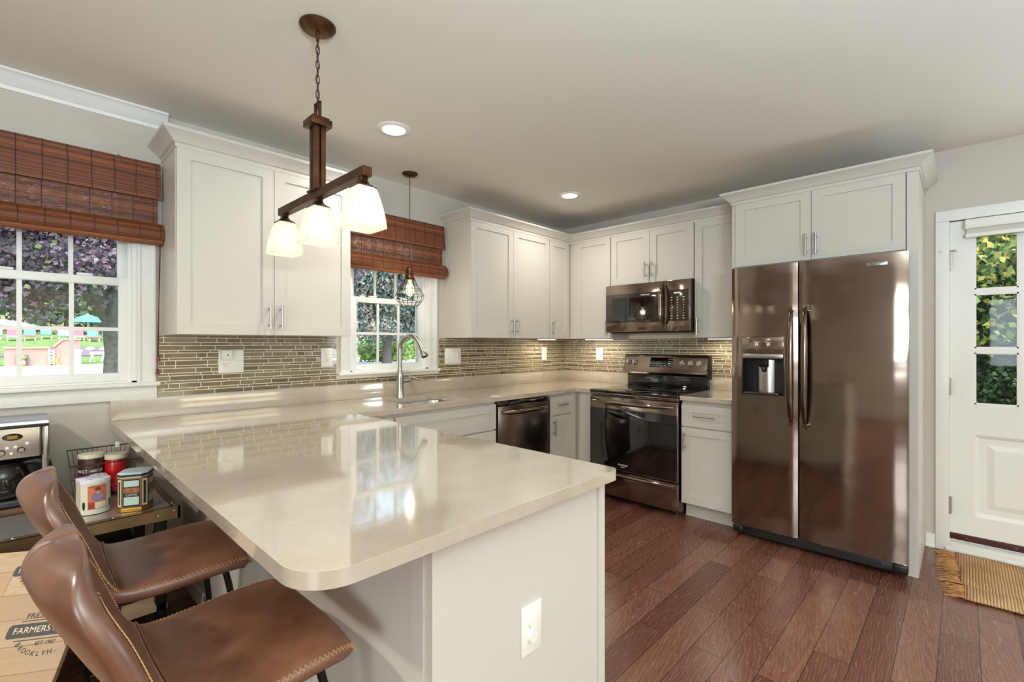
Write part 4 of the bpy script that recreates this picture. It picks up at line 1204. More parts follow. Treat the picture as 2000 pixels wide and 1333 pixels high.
for k in range(120):
    i = q.random() * 24
    x = RX0 + (RX1 - RX0) * i / 24; y = RY1 - .05 * (1 - i / 24)
    L = q.uniform(.05, .10); dx = q.uniform(-.03, .012)
    m.tube([(x, y - .003, .012), (x + dx * .4, y + L * .4, .012 + q.uniform(0, .006)), (x + dx, y + L, .004 + q.uniform(0, .004))], [.0028, .0022, .0014], 5)
m.build('fringe', pbr('jute_fringe', lin(178, 128, 78), .9, var=.3, vscale=40), rug)
# ------------------------------------------------------------ console table with riveted metal edging
EDGE_WARM = pbr('warm_lit_edge_metal', lin(134, 110, 78), .38, .8, var=.25, vscale=7)  # brown puts the warm light on the edging into its colour
TOP_SHEEN = pbr('tabletop_sheen_metal', lin(206, 202, 200), .32, .85, var=.12, vscale=6)  # paler than the edging: the sheen on the top is put into the colour
OLDWOOD = pbr('dark_cart_wood', lin(92, 66, 44), .5, var=.35, vscale=5)
TX0, TX1, TY0, TY1, TZ = -4.75, -3.566, -.645, -.03, .60
tb = thing('console_table', 'low riveted metal console table under the left window', 'table', ((TX0 + TX1) / 2, (TY0 + TY1) / 2, 0))
m = M(); m.box(TX0 + .004, TX1 - .004, TY0 + .004, TY1 - .004, TZ - .03, TZ - .001); tp = m.build('tabletop', TOP_SHEEN, tb, 0)
m = M()
for q in ((TX0, TX1, TY0, TY0 + .004), (TX0, TX1, TY1 - .004, TY1), (TX0, TX0 + .004, TY0, TY1), (TX1 - .004, TX1, TY0, TY1)): m.box(*q, TZ - .048, TZ)
for q in ((TX0, TX1, TY0, TY0 + .03), (TX1 - .03, TX1, TY0, TY1)): m.box(*q, TZ - .003, TZ + .0008)
m.box(TX1 - .09, TX1 + .002, TY0 - .002, TY0 + .01, TZ - .05, TZ + .001, .001); m.box(TX1 - .01, TX1 + .002, TY0 - .002, TY0 + .09, TZ - .05, TZ + .001, .001)
ed = m.build('edge_strip', EDGE_WARM, tb, 0)
m = M()
for x, z in ((TX1 - .075, TZ - .025), (TX1 - .02, TZ - .016), (TX1 - .35, TZ - .024), (TX1 - .65, TZ - .024)): m.lathe([(0, .004), (.004, .0035), (.006, .001), (.006, 0)], (x, TY0 - .002, z), 12, R=Matrix.Rotation(PI / 2, 3, 'X'))
for x, y in ((TX1 - .016, TY0 + .06), (TX1 - .016, TY0 + .2), (TX1 - .016, TY0 + .02), (TX1 - .22, TY0 + .015), (TX1 - .5, TY0 + .015)): m.lathe([(0, .004), (.004, .0035), (.006, .001), (.006, 0)], (x, y, TZ + .0008), 12)
m.build('rivet', NICKEL, ed)
for x in (TX0 + .06, TX1 - .06):
    for y in (TY0 + .05, TY1 - .05):
        m = M(); m.box(x - .02, x + .02, y - .02, y + .02, 0, TZ - .03, .002); m.build('leg', BLACKM, tb)
m = M(); m.box(TX0 + .04, TX1 - .04, TY0 + .03, TY1 - .03, .16, .185); m.build('lower_shelf', pbr('pale_shelf_wood', lin(178, 154, 122), .6, var=.2, vscale=9), tb)
m = M(); m.tube([(TX1 - .055, TY0 + .05, TZ - .05), (TX1 - .055, TY1 - .06, .19)], .01, 8); m.build('brace', BLACKM, tb)
bx = thing('storage_box', 'dark storage box on the shelf under the console table', 'box', (-3.83, -.33, .185))
m = M(); m.box(-3.98, -3.69, -.52, -.14, .1855, .40, .004); b = m.build('box_body', BLACKM, bx); m = M(); m.box(-3.985, -3.685, -.525, -.135, .40, .425, .004); m.build('lid', DARKGAP, b)

# printed plank board leaning under the front of the console table
P1 = Vector((-4.061, -.8395, .5505)); R_ = Vector((.839, -.545, 0)).normalized(); U_ = Vector((.359, .55, .753)); U_ = (U_ - R_ * U_.dot(R_)).normalized(); N_B = R_.cross(U_)
bn = thing('plank_board', 'pale wooden plank board with printed market lettering leaning against the console table', 'board', (P1.x, P1.y - .3, 0))
Rb = Matrix((R_, U_, N_B)).transposed()
t = NT('printed_planks'); v = t.coords((1, 1, 1), (0, 0, 0), (0, 0, 0), 'UV')
br = t.add('ShaderNodeTexBrick'); t.link(v, br.inputs[0]); br.inputs['Scale'].default_value = 1; br.inputs['Mortar Size'].default_value = .0012; br.inputs['Brick Width'].default_value = 1.7; br.inputs['Row Height'].default_value = .075
br.inputs['Color1'].default_value = lin(186, 160, 128); br.inputs['Color2'].default_value = lin(166, 136, 104); br.inputs['Mortar'].default_value = lin(126, 94, 64)
mp3 = t.add('ShaderNodeMapping'); mp3.inputs[3].default_value = (3, 34, 3); t.link(v, mp3.inputs[0]); n = t.noise(mp3.outputs[0], 3, 5, .6, .8)
t.link(t.mix(t.ramp(n, [(.35, (.45, .45, .45, 1)), (.6, (0, 0, 0, 1))]).outputs[0], br.outputs[0], lin(160, 124, 88)), t.b.inputs['Base Color']); t.b.inputs['Roughness'].default_value = .5
bA0, bA1, bB0, bB1 = -.25, .235, -.72, .066
m = M(); m.obox(P1 + R_ * ((bA0 + bA1) / 2) + U_ * ((bB0 + bB1) / 2) - N_B * .0105, (bA1 - bA0, bB1 - bB0, .02), Rb, .002)
bt = m.build('board', t.m, bn, 0)
uv = bt.data.uv_layers.new(name='UVMap')
for lp in bt.data.loops:
    q_ = bt.data.vertices[lp.vertex_index].co + Vector((0, 0, 0)) - P1; uv.data[lp.index].uv = (q_.dot(R_), q_.dot(U_))
INK = pbr('print_ink', lin(64, 60, 58), .6); PAPER = pbr('print_cream', lin(226, 204, 172), .6)
def at(o, a, b, k=0.0): return P1 + R_ * (o[0] + a) + U_ * (o[1] + b) + N_B * k
def market(o, k):
    """print block: FRESH & LOCAL / FARMERS MARKET / EST 1987 / BROOKLYN, NY; o = left end of the banner, k = scale"""
    m = M(); W, h = .245 * k, .021 * k
    pts = [(0, h * .6), (.006 * k, h), (W - .006 * k, h), (W, h * .6), (W, -h * .6), (W - .006 * k, -h), (.006 * k, -h), (0, -h * .6)]
    m.loft([[at(o, a, b, -.0004) for a, b in pts], [at(o, a, b, .0004) for a, b in pts]], True, False, True)
    for bb in (.028 * k, -.031 * k): m.loft([[at(o, a, b, z) for a, b in ((.03 * k, bb), (W - .03 * k, bb), (W - .03 * k, bb + .0025), (.03 * k, bb + .0025))] for z in (-.0004, .0004)], True, False, True)
    pr = m.build('market_print', INK, bt, 0); c = W / 2
    text('FARMERS MARKET', .0265 * k, at(o, c, 0, .0008), R_, U_, PAPER, 'lettering', pr, .0003, sx=.98)
    text('FRESH & LOCAL', .0255 * k, at(o, c, .044 * k, .0004), R_, U_, INK, 'lettering', pr, .0003, sx=.95)
    text('EST 1987', .0165 * k, at(o, c, -.043 * k, .0004), R_, U_, INK, 'lettering', pr, .0003, sx=.9)
    for i, chh in enumerate('BROOKLYN, NY'):
        th = -PI / 2 + (i - 5.5) * .15
        a, b = c + .105 * k * math.cos(th), .030 * k + .105 * k * math.sin(th)
        if chh != ' ':
            rr = R_ * math.cos(th + PI / 2) + U_ * math.sin(th + PI / 2); uu = -R_ * math.sin(th + PI / 2) + U_ * math.cos(th + PI / 2)
            text(chh, .02 * k, at(o, a, b, .0004), rr, uu, INK, 'lettering', pr, .0003, sx=.9)
market((0, 0), .76); market((.0606, -.1836), .92)

# ------------------------------------------------------------ coffee maker on a board
bd_ = thing('serving_board', 'dark brown board under the coffee maker', 'board', (-4.12, -.165, TZ))
m = M(); m.box(-4.42, -3.915, -.285, -.045, TZ + .001, TZ + .024, .003); m.build('board', OLDWOOD, bd_)
KZ = TZ + .0245
cm = thing('coffee_maker', 'stainless drip coffee maker with glass carafe and black handle', 'coffee maker', (-4.075, -.17, KZ))
m = M(); m.box(-4.19, -3.958, -.275, -.06, KZ, KZ + .035, .012, 3); m.box(-4.185, -3.962, -.13, -.06, KZ + .03, KZ + .33, .01); m.build('base', DARKGAP, cm)
m = M(); m.box(-4.188, -3.985, -.262, -.09, KZ + .20, KZ + .335, .008, 3); hs = m.build('housing', pbr('coffee_steel', lin(190, 182, 170), .3, .9), cm)
m = M(); m.box(-3.984, -3.957, -.245, -.07, KZ + .035, KZ + .335, .010, 3); m.build('side_column', STEEL, cm)
m = M(); m.loft([[(-4.19, y, z), (-3.962, y, z)] [::1] for y, z in ((-.272, KZ + .337), (-.268, KZ + .352), (-.15, KZ + .366), (-.06, KZ + .362))], False)
m.box(-4.192, -3.96, -.27, -.06, KZ + .3355, KZ + .349, .005); m.build('lid', pbr('lid_chrome', lin(150, 150, 168), .2, .8), cm)
m = M(); m.box(-4.19, -3.96, -.276, -.262, KZ + .328, KZ + .341, .003); m.build('lid_trim', DARKGAP, cm)
m = M(); m.lathe([(0, .004), (.026, .004), (.030, 0)], (-4.068, -.262, KZ + .292), 32, R=Matrix.Rotation(PI / 2, 3, 'X') @ Matrix.Diagonal((1, .5, 1))); dsp2 = m.build('display', BLACKGLASS, hs)
m = M(); m.box(-4.083, -4.053, -.2675, -.2655, KZ + .285, KZ + .299); m.build('display_screen', pbr('amber_screen', lin(150, 110, 50), .3), dsp2, 0)
text('Cuisinart', .021, (-4.068, -.2625, KZ + .316), (1, 0, 0), (0, 0, 1), WHITEP, 'lettering', hs, .0006)
for x, z, r_ in ((-4.108, KZ + .252, .0055), (-4.084, KZ + .250, .0055), (-4.06, KZ + .252, .0055), (-4.026, KZ + .262, .0055), (-4.072, KZ + .226, .005)):
    m = M(); m.cyl((x, -.262, z), (x, -.267, z), r_, n=14); m.build('button', WHITEP, hs)
for x, z in ((-4.10, KZ + .231), (-4.043, KZ + .236)):
    m = M(); m.cyl((x, -.262, z), (x, -.270, z), .010, .009, n=18); k = m.build('knob', STEEL, hs)
    m = M(); m.lathe([(.0095, 0), (.0125, .001), (.0125, 0)], (x, -.2622, z), 20, R=Matrix.Rotation(PI / 2, 3, 'X')); m.build('knob_ring', DARKGAP, k, 0)
CXc, CYc = -4.095, -.195
m = M(); prof = [(.0, KZ + .0365), (.070, KZ + .0365), (.080, KZ + .045), (.084, KZ + .085), (.080, KZ + .125), (.066, KZ + .16), (.058, KZ + .175)]
t = NT('carafe_glass'); b = t.b; b.inputs['Base Color'].default_value = lin(60, 52, 44); b.inputs['Roughness'].default_value = .03; b.inputs['Transmission Weight'].default_value = .75; b.inputs['IOR'].default_value = 1.45
m.lathe(prof, (CXc, CYc, 0), 32); cf = m.build('carafe', t.m, cm, 60)
m = M(); m.lathe([(.085, KZ + .058), (.0865, KZ + .06), (.0865, KZ + .068), (.084, KZ + .07)], (CXc, CYc, 0), 32); m.build('carafe_band', BLACKM, cf); m = M(); m.lathe([(.060, KZ + .165), (.064, KZ + .167), (.064, KZ + .18), (.0, KZ + .186)], (CXc, CYc, 0), 32); m.build('carafe_lid', BLACKM, cf)
m = M(); a = math.radians(-12)
def hp(r, z): return (CXc + r * math.cos(a), CYc + r * math.sin(a), z)
m.tube([hp(.060, KZ + .172), hp(.10, KZ + .180), hp(.132, KZ + .168), hp(.142, KZ + .125), hp(.140, KZ + .075), hp(.128, KZ + .055)], [.012, .014, .015, .014, .012, .008], 12); m.build('carafe_handle', DARKGAP, cf)

# ------------------------------------------------------------ wire basket with jars
WIRE = pbr('basket_wire', lin(96, 80, 66), .35, .85)
bk = thing('wire_basket', 'dark wire basket with open front holding jars', 'basket', (-3.785, -.2, TZ))
m = M()
bx0, bx1, by0, by1, bz0, bz1 = -3.875, -3.685, -.285, -.11, TZ + .006, TZ + .205
T0, T1, U0, U1 = bx0 - .02, bx1 + .02, by0 - .02, by1 + .02
m.tube([(T0, U1, bz1), (T1, U1, bz1), (T1, U0, bz1 - .04), (T0, U0, bz1 - .04)], .003, 6, closed=True)
m.tube([(bx0, by1, bz0), (bx1, by1, bz0), (bx1, by0, bz0), (bx0, by0, bz0)], .0025, 6, closed=True)
for k in range(14):
    f = k / 13
    m.tube([(T0 + (T1 - T0) * f, U1, bz1), (bx0 + (bx1 - bx0) * f, by1, bz0), (bx0 + (bx1 - bx0) * f, by0, bz0)], .0012, 5)
    if f < .12 or f > .7: m.tube([(bx0 + (bx1 - bx0) * f, by0, bz0), (T0 + (T1 - T0) * f, U0, bz1 - .04)], .0012, 5)
for k in range(1, 11):
    f = k / 11
    for X0, X1 in ((bx0, T0), (bx1, T1)): m.tube([(X0, by0 + (by1 - by0) * f, bz0), (X1, U0 + (U1 - U0) * f, bz1 - .04 + .04 * f)], .0012, 5)
for h in (.3, .62):
    z = bz0 + (bz1 - .04 - bz0) * h; zb_ = bz0 + (bz1 - bz0) * h; e = .02 * h
    xl, xr = bx0 - e, bx1 + e
    if h < .5: m.tube([(xr, by0 - e, z), (xr, by1 + e, zb_), (xl, by1 + e, zb_), (xl, by0 - e, z)], .0016, 5, closed=True)
    else: m.tube([(xl + .135, by0 - e, z), (xr, by0 - e, z), (xr, by1 + e, zb_), (xl, by1 + e, zb_), (xl, by0 - e, z), (xl + .075, by0 - e, z)], .0016, 5)
m.tube([(bx0 + .07, by0 - .02, bz1 - .04), (bx0 + .074, by0 - .012, bz0 + .095), (bx0 + .076, by0 - .006, bz0 + .05)], .0016, 5)
m.build('wire_frame', WIRE, bk)
m = M(); zt_ = bz1 + .002; m.box(-3.722, -3.705, U1 - .008, U1 + .004, zt_ - .012, zt_ + .014, .002); m.build('label_clip', WHITEP, bk)
def jar(name, label, x, y, r, h, body, lidc, lh, z0=None):
    z0 = bz0 + .003 if z0 is None else z0
    t_ = thing(name, label, 'jar', (x, y, z0), 'jars in the wire basket')
    m = M(); m.lathe([(0, z0), (r * .96, z0), (r, z0 + .005), (r, z0 + h - .004), (r * .97, z0 + h)], (x, y, 0), 32); bo = m.build('jar_body', body, t_, 50)
    m = M(); m.lathe([(r * .9, z0 + h), (r * 1.03, z0 + h + .001), (r * 1.03, z0 + h + lh), (r * .98, z0 + h + lh + .003), (0, z0 + h + lh + .002)], (x, y, 0), 32); m.build('lid', lidc, t_, 40)
    return t_, bo, z0
CREAM = pbr('cream_lid', lin(214, 204, 180), .45)
j, bo, z0 = jar('tall_jar', 'brown labelled jar with cream lid in the wire basket', -3.815, -.165, .047, .165, pbr('brown_label', lin(66, 34, 34), .45), CREAM, .016)
for i, chh in enumerate('PERFECT HARVEST'):
    a = -PI / 2 + (i - 9.0) * .155
    if chh != ' ': text(chh, .019, (-3.815 + .0474 * math.cos(a), -.165 + .0474 * math.sin(a), z0 + .108), (-math.sin(a), math.cos(a), 0), (0, 0, 1), WHITEP, 'lettering', bo, .0004, sx=.7)
m = M(); m.lathe([(.0473, z0 + .06), (.0476, z0 + .0605), (.0476, z0 + .09), (.0473, z0 + .0905)], (-3.815, -.165, 0), 32); m.build('magenta_band', pbr('magenta_label', lin(150, 30, 92), .5), bo)
m = M(); m.lathe([(.0473, z0 + .02), (.0476, z0 + .0205), (.0476, z0 + .055), (.0473, z0 + .0555)], (-3.815, -.165, 0), 32); m.build('tan_band', pbr('tan_label', lin(150, 112, 70), .5, var=.4, vscale=60), bo)
j, bo, z0 = jar('candle_jar', 'red candle jar with cream lid in the wire basket', -3.728, -.185, .043, .15, pbr('red_label', lin(188, 16, 24), .25, coat=.4), CREAM, .02)
j, bo, z0 = jar('short_tub', 'short white tub at the front of the wire basket', -3.80, -.252, .030, .085, pbr('tub_white', lin(224, 220, 210), .4), pbr('tub_lid', lin(232, 232, 236), .3), .01)

# ------------------------------------------------------------ tea tin (rounded front) and octagonal coffee tin
IVORY = pbr('tin_ivory', lin(228, 220, 198), .3)
tt = thing('tea_tin', 'ivory tea tin with orange picture panel beside the coffee tin', 'tin', (-3.83, -.468, TZ))
hx, hy = .048, .046; tz0, tz1 = TZ + .0018, TZ + .142
cA = math.radians(8); RT = Matrix.Rotation(cA, 3, 'Z')
def tp2(x, y, z): q = RT @ Vector((x, y, 0)); return (-3.832 + q.x, -.47 + q.y, z)
foot = [(-hx, hy), (-hx, -hy * .55)] + [(-hx + 2 * hx * i / 12, -hy * .55 - .024 * (math.sin(PI * i / 12)) ** .6) for i in range(1, 12)] + [(hx, -hy * .55), (hx, hy)]
m = M(tp2); m.loft([[(x, y, z) for x, y in foot] for z in (tz0, tz0 + .003, tz1 - .012)], True, True, False); bdy = m.build('tin_body', IVORY, tt, 30)
m = M(tp2); m.loft([[(x * 1.03, y * 1.03, tz1 - .014) for x, y in foot], [(x * 1.03, y * 1.03, tz1 - .001) for x, y in foot], [(x * .98, y * .98, tz1) for x, y in foot]], True, False, True); ld = m.build('lid', pbr('tin_lid_white', lin(232, 232, 236), .3), tt, 30)
def cpanel(mat, name, x0, x1, z0, z1, o, parent, sub=None):
    m = M(tp2); n = 8
    f = lambda x: -hy * .55 - .024 * max(0.001, math.sin(PI * (x + hx) / (2 * hx))) ** .6
    r0 = [(x0 + (x1 - x0) * i / n, f(x0 + (x1 - x0) * i / n) - o, z0) for i in range(n + 1)]; r1 = [(x, y, z1) for x, y, _ in r0]
    b0 = [(x, y + o + .0004, z) for x, y, z in r0]; b1 = [(x, y + o + .0004, z) for x, y, z in r1]
    m.loft([b0, r0, r1, b1], False)
    return m.build(name, mat, parent, 30)
pn = cpanel(pbr('picture_orange', lin(206, 122, 84), .35, var=.15, vscale=90), 'picture_panel', -.030, .030, TZ + .022, TZ + .118, .0008, bdy)
cpanel(IVORY, 'caption_box', -.008, .027, TZ + .025, TZ + .05, .0012, pn)
cpanel(pbr('picture_rust', lin(160, 62, 48), .4), 'corner_box', -.029, -.010, TZ + .025, TZ + .052, .0012, pn)
def blob(mat, name, x, z, rx, rz, parent):
    f = -hy * .55 - .024 * max(.001, math.sin(PI * (x + hx) / (2 * hx))) ** .6
    m = M(tp2)
    c = [(x + rx * math.cos(2 * PI * i / 18), f - .0022, z + rz * math.sin(2 * PI * i / 18)) for i in range(18)]
    m.loft([[(a, b + .0012, d) for a, b, d in c], c], True, False, True); return m.build(name, mat, parent, 0)
blob(pbr('figure_lavender', lin(140, 126, 160), .5), 'picture_figure', 0, TZ + .072, .019, .016, pn)
blob(pbr('figure_hair', lin(120, 56, 40), .5), 'picture_figure', .001, TZ + .103, .0095, .009, pn)
blob(pbr('figure_skin', lin(222, 178, 140), .5), 'picture_figure', .001, TZ + .094, .006, .007, pn)
fr_ = RT @ Vector((1, 0, 0)); fb_ = RT @ Vector((0, 1, 0))
text('LIPTON TEA', .0115, tp2(0, -hy * .55 - .0262, TZ + .117), fr_, (0, 0, 1), pbr('red_print', lin(176, 60, 40), .5), 'lettering', pn, .0004, sx=.85)
BLUEP = pbr('blue_print', lin(130, 146, 186), .5)
text("LIPTON'S", .019, tp2(.004, .02, tz1 + .0004), fr_, fb_, BLUEP, 'lettering', ld, .0003); text('TEAS', .017, tp2(.006, -.002, tz1 + .0004), fr_, fb_, BLUEP, 'lettering', ld, .0003)
for x_ in (-.02, .016):
    m = M(tp2); m.loft([[(x_ + .014 * math.cos(2 * PI * i / 14), -.022 + .005 * math.sin(2 * PI * i / 14), tz1 + dz) for i in range(14)] for dz in (0, .0006)], True, False, True); m.build('leaf_print', BLUEP, ld, 0)
for sx_ in (-1, 1):
    m = M(tp2)
    for q in range(3): m.loft([[(sx_ * (.0415) + .004 * math.cos(w) * (1 if q else .7), -hy * .55 - .0125 - .0006 - dz, TZ + .03 + q * .009 + .008 * math.sin(w)) for w in [2 * PI * i / 8 for i in range(8)]] for dz in (-.004, .0008)], True, False, True)
    m.build('leaf_print', pbr('leaf_green', lin(40, 66, 40), .5), bdy, 0)

cf_ = thing('coffee_tin', 'octagonal gold and pale blue coffee tin at the table corner', 'tin', (-3.705, -.54, TZ))
GOLD = pbr('tin_gold', lin(176, 132, 62), .3, .8); MINT = pbr('tin_mint', lin(196, 216, 208), .35); TDARK = pbr('tin_dark', lin(44, 40, 44), .4, var=.4, vscale=120); TBROWN = pbr('tin_brown', lin(150, 96, 62), .4, var=.4, vscale=70)
RC = Matrix.Rotation(math.radians(-24), 3, 'Z')
def cpt(x, y, z): q = RC @ Vector((x, y, 0)); return (-3.703 + q.x, -.54 + q.y, z)
ax, ay, cc = .052, .052, .018
octo = [(-ax + cc, -ay), (ax - cc, -ay), (ax, -ay + cc), (ax, ay - cc), (ax - cc, ay), (-ax + cc, ay), (-ax, ay - cc), (-ax, -ay + cc)]
sc_ = lambda k: [(x * k, y * k) for x, y in octo]
m = M(cpt); m.loft([[(x, y, TZ + .0012) for x, y in sc_(1.03)], [(x, y, TZ + .012) for x, y in sc_(1.03)], [(x, y, TZ + .014) for x, y in octo], [(x, y, TZ + .142) for x, y in octo]], True, True, False); cb = m.build('tin_body', GOLD, cf_, 20)
m = M(cpt); m.loft([[(x, y, TZ + .1425) for x, y in sc_(1.03)], [(x, y, TZ + .160) for x, y in sc_(1.03)]], True, False, False); m.loft([[(x, y, TZ + .160) for x, y in sc_(1.03)], [(x, y, TZ + .1625) for x, y in sc_(.94)]], True, False, True); cl = m.build('lid', pbr('lid_pale', lin(206, 220, 218), .3), cf_, 20)
m = M(cpt); m.loft([[(x, y, TZ + .146) for x, y in sc_(1.035)], [(x, y, TZ + .156) for x, y in sc_(1.035)]]); m.build('lid_band', TDARK, cl, 20)
for i in range(8):
    p0, p1 = Vector(octo[i]), Vector(octo[(i + 1) % 8]); dv = p1 - p0; L = dv.length; dv.normalize(); nv = Vector((dv.y, -dv.x))
    if i in (3, 4, 5): continue
    def fp(mat, name, a0, a1, z0, z1, o, par):
        m = M(cpt); A, B = p0 + dv * L * a0, p0 + dv * L * a1
        m.loft([[(q.x + nv.x * k, q.y + nv.y * k, z) for q, z in ((A, z0), (B, z0), (B, z1), (A, z1))] for k in (-.0002, o)], True, False, True)
        return m.build(name, mat, par, 0)
    if L > .05:
        pn = fp(TDARK, 'label_panel', .06, .94, TZ + .02, TZ + .136, .0006, cb)
        fp(MINT, 'label_field', .12, .88, TZ + .105, TZ + .13, .001, pn); fp(TBROWN, 'label_scene', .1, .9, TZ + .078, TZ + .1, .001, pn); fp(MINT, 'label_field', .12, .88, TZ + .028, TZ + .062, .001, pn)
        c0 = p0 + dv * L * .5 + nv * .0012; w0 = cpt(c0.x, c0.y, TZ + .07); rv = RC @ Vector((dv.x, dv.y, 0))
        text('COFFEE', .0115, w0, rv, (0, 0, 1), IVORY, 'lettering', pn, .0003)
    else:
        pn = fp(IVORY, 'label_panel', .12, .88, TZ + .022, TZ + .134, .0006, cb); fp(TDARK, 'ornament', .3, .7, TZ + .03, TZ + .126, .001, pn)

# ------------------------------------------------------------ outdoors
def leaves(name, mats, parent, blobs, size, seed, jitter=.4, up=.3):
    """leafy mass: thousands of folded leaves inside ellipsoids (cx,cy,cz,rx,ry,rz,n)"""
    g = np.random.default_rng(seed); V = []; F = []; MI = []
    base = 0
    for cx, cy, cz, rx, ry, rz, n in blobs:
        d = g.normal(size=(n, 3)); d /= np.linalg.norm(d, axis=1)[:, None]
        r = g.random(n) ** .45
        lump = 1 + .25 * np.sin(d[:, 0] * 5 + seed) * np.cos(d[:, 2] * 6 + seed) + .15 * np.sin(d[:, 1] * 9)
        c = np.array([cx, cy, cz]) + d * (r * lump)[:, None] * np.array([rx, ry, rz])
        a = g.normal(size=(n, 3)); a /= np.linalg.norm(a, axis=1)[:, None]
        b = g.normal(size=(n, 3)); b -= (b * a).sum(1)[:, None] * a; b /= np.linalg.norm(b, axis=1)[:, None]
        nn = np.cross(a, b)
        s = size * (1 + jitter * (g.random(n) - .5) * 2)
        L = a * s[:, None]; W = b * (s * .36)[:, None]; N = nn * (s * .12)[:, None]
        q = np.stack([c - L * .5, c - W - L * .08 + N, c + L * .5 - N, c + W - L * .08 + N], 1)
        V.append(q.reshape(-1, 3)); idx = base + np.arange(n * 4).reshape(n, 4); F.append(idx); base += n * 4
        MI.append(g.integers(0, len(mats), n))
    V = np.concatenate(V); F = np.concatenate(F); MI = np.concatenate(MI)
    me = bpy.data.meshes.new(name)
    me.vertices.add(len(V)); me.vertices.foreach_set('co', V.astype(np.float32).ravel())
    me.loops.add(F.size); me.loops.foreach_set('vertex_index', F.astype(np.int32).ravel())
    me.polygons.add(len(F)); me.polygons.foreach_set('loop_start', (np.arange(len(F)) * 4).astype(np.int32)); me.polygons.foreach_set('loop_total', np.full(len(F), 4, np.int32))
    me.polygons.foreach_set('material_index', MI.astype(np.int32))
    me.update(); me.validate()
    return mkobj(name, me, mats, parent, 0)
def leafm(name, c, tr=.35):
    t = NT(name); d = t.b; d.inputs['Base Color'].default_value = c; d.inputs['Roughness'].default_value = .5
    tl = t.add('ShaderNodeBsdfTranslucent'); tl.inputs[0].default_value = c
    mx = t.add('ShaderNodeMixShader'); mx.inputs[0].default_value = tr
    t.link(d.outputs[0], mx.inputs[1]); t.link(tl.outputs[0], mx.inputs[2]); t.link(mx.outputs[0], t.out.inputs[0]); return t.m
PURP = [leafm('leaf_purple', lin(112, 100, 128)), leafm('leaf_plum', lin(130, 104, 124)), leafm('leaf_mauve', lin(150, 142, 168)), leafm('leaf_dark', lin(84, 80, 100))]
GRN = leafm('leaf_green', lin(120, 142, 98)); TEAL = [leafm('leaf_teal', lin(104, 136, 138)), leafm('leaf_slate', lin(140, 162, 172)), leafm('leaf_blossom', lin(196, 176, 182)), leafm('leaf_deep', lin(82, 110, 106))]
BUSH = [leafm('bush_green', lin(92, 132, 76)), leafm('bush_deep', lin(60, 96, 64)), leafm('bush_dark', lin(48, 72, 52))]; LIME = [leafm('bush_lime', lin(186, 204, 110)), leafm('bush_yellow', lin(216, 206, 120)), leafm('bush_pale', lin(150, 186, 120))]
BARK = pbr('bark', lin(92, 92, 92), .9, var=.35, vscale=18, bump=.5, bscale=25)
GRASS = pbr('grass', lin(108, 138, 76), .9, var=.25, vscale=1.2)
m = M(); m.box(-60, 90, .4, 19.5, -.62, -.32); m.poly([(-60, .16, -.32), (90, .16, -.32), (90, .4, -.32), (-60, .4, -.32)]); struct(m, 'ground_lawn', GRASS, 'lawn outside the kitchen windows', 0, base=False)
m = M(); m.box(-60, 90, 19.5, 36.5, -.6, -.02); struct(m, 'pavement', pbr('pale_concrete', lin(226, 226, 228), .9), 'pale concrete pavement beyond the lawn', 0, base=False)
m = M(); m.loft([[(x, y, z) for y, z in ((36.5, -.6), (36.5, .0), (40, .12), (50, 1.4), (62, 2.15), (100, 2.4), (100, -.6))] for x in (-60, 100)], True, True, True); struct(m, 'hillside_lawn', GRASS, 'green slope rising beyond the pavement', 60, base=False)
m = M(); m.box(.16, 30, -25, .1, -.6, -.2); struct(m, 'yard_ground', pbr('mulch', lin(92, 82, 62), .95, var=.4, vscale=6), 'ground outside the back door', 0, base=False)

def tree(name, label, x, y, z0, trunk, crown, mats, size, seed, group=None, limbs=()):
    r = thing(name, label, 'tree', (x, y, z0), group)
    m = M(); m.tube([(x + dx, y + dy, z0 + h) for dx, dy, h, _ in trunk], [q[3] for q in trunk], 12)
    for lb in limbs: m.tube([(x + dx, y + dy, z0 + h) for dx, dy, h, _ in lb], [q[3] for q in lb], 8)
    m.build('trunk', BARK, r)
    leaves('foliage', mats, r, crown, size, seed)
    return r
tree('purple_leaf_tree', 'purple leaved tree with dark trunk just outside the left window', -2.98, 6.9, -.35,
     [(-.02, 0, 0, .15), (-.03, 0, .9, .115), (.0, 0, 1.5, .105), (-.04, 0, 2.1, .11), (.02, 0, 3.4, .09), (.1, 0, 4.8, .05)],
     [(-4.4, 6.6, 3.1, 1.35, 1.0, 1.25, 11000), (-3.4, 6.4, 3.3, 1.1, .8, 1.2, 7000), (-3.45, 6.0, 2.4, .6, .4, .4, 900), (-4.9, 6.4, 2.35, .8, .6, .65, 3000), (-4.1, 6.7, 2.15, .7, .5, .45, 1800)], PURP * 5 + [GRN], .075, 3,
     limbs=[[(-.04, 0, 2.0, .09), (-.35, -.05, 2.5, .07), (-.9, -.1, 2.95, .05), (-1.6, -.1, 3.3, .03)], [(.0, 0, 2.6, .07), (.3, 0, 3.2, .05), (.7, .1, 3.7, .03)]])
tree('purple_leaf_tree', 'purple leaved tree whose edge shows in the upper left of the sink window', 1.25, 7.6, -.35,
     [(0, 0, 0, .12), (.02, 0, 1.6, .10), (0, 0, 3.2, .07), (0, 0, 4.6, .04)], [(.75, 7.2, 3.05, .75, .8, .85, 5000), (.8, 7.2, 4.2, 1.1, 1.0, .8, 2500)], PURP, .085, 8)
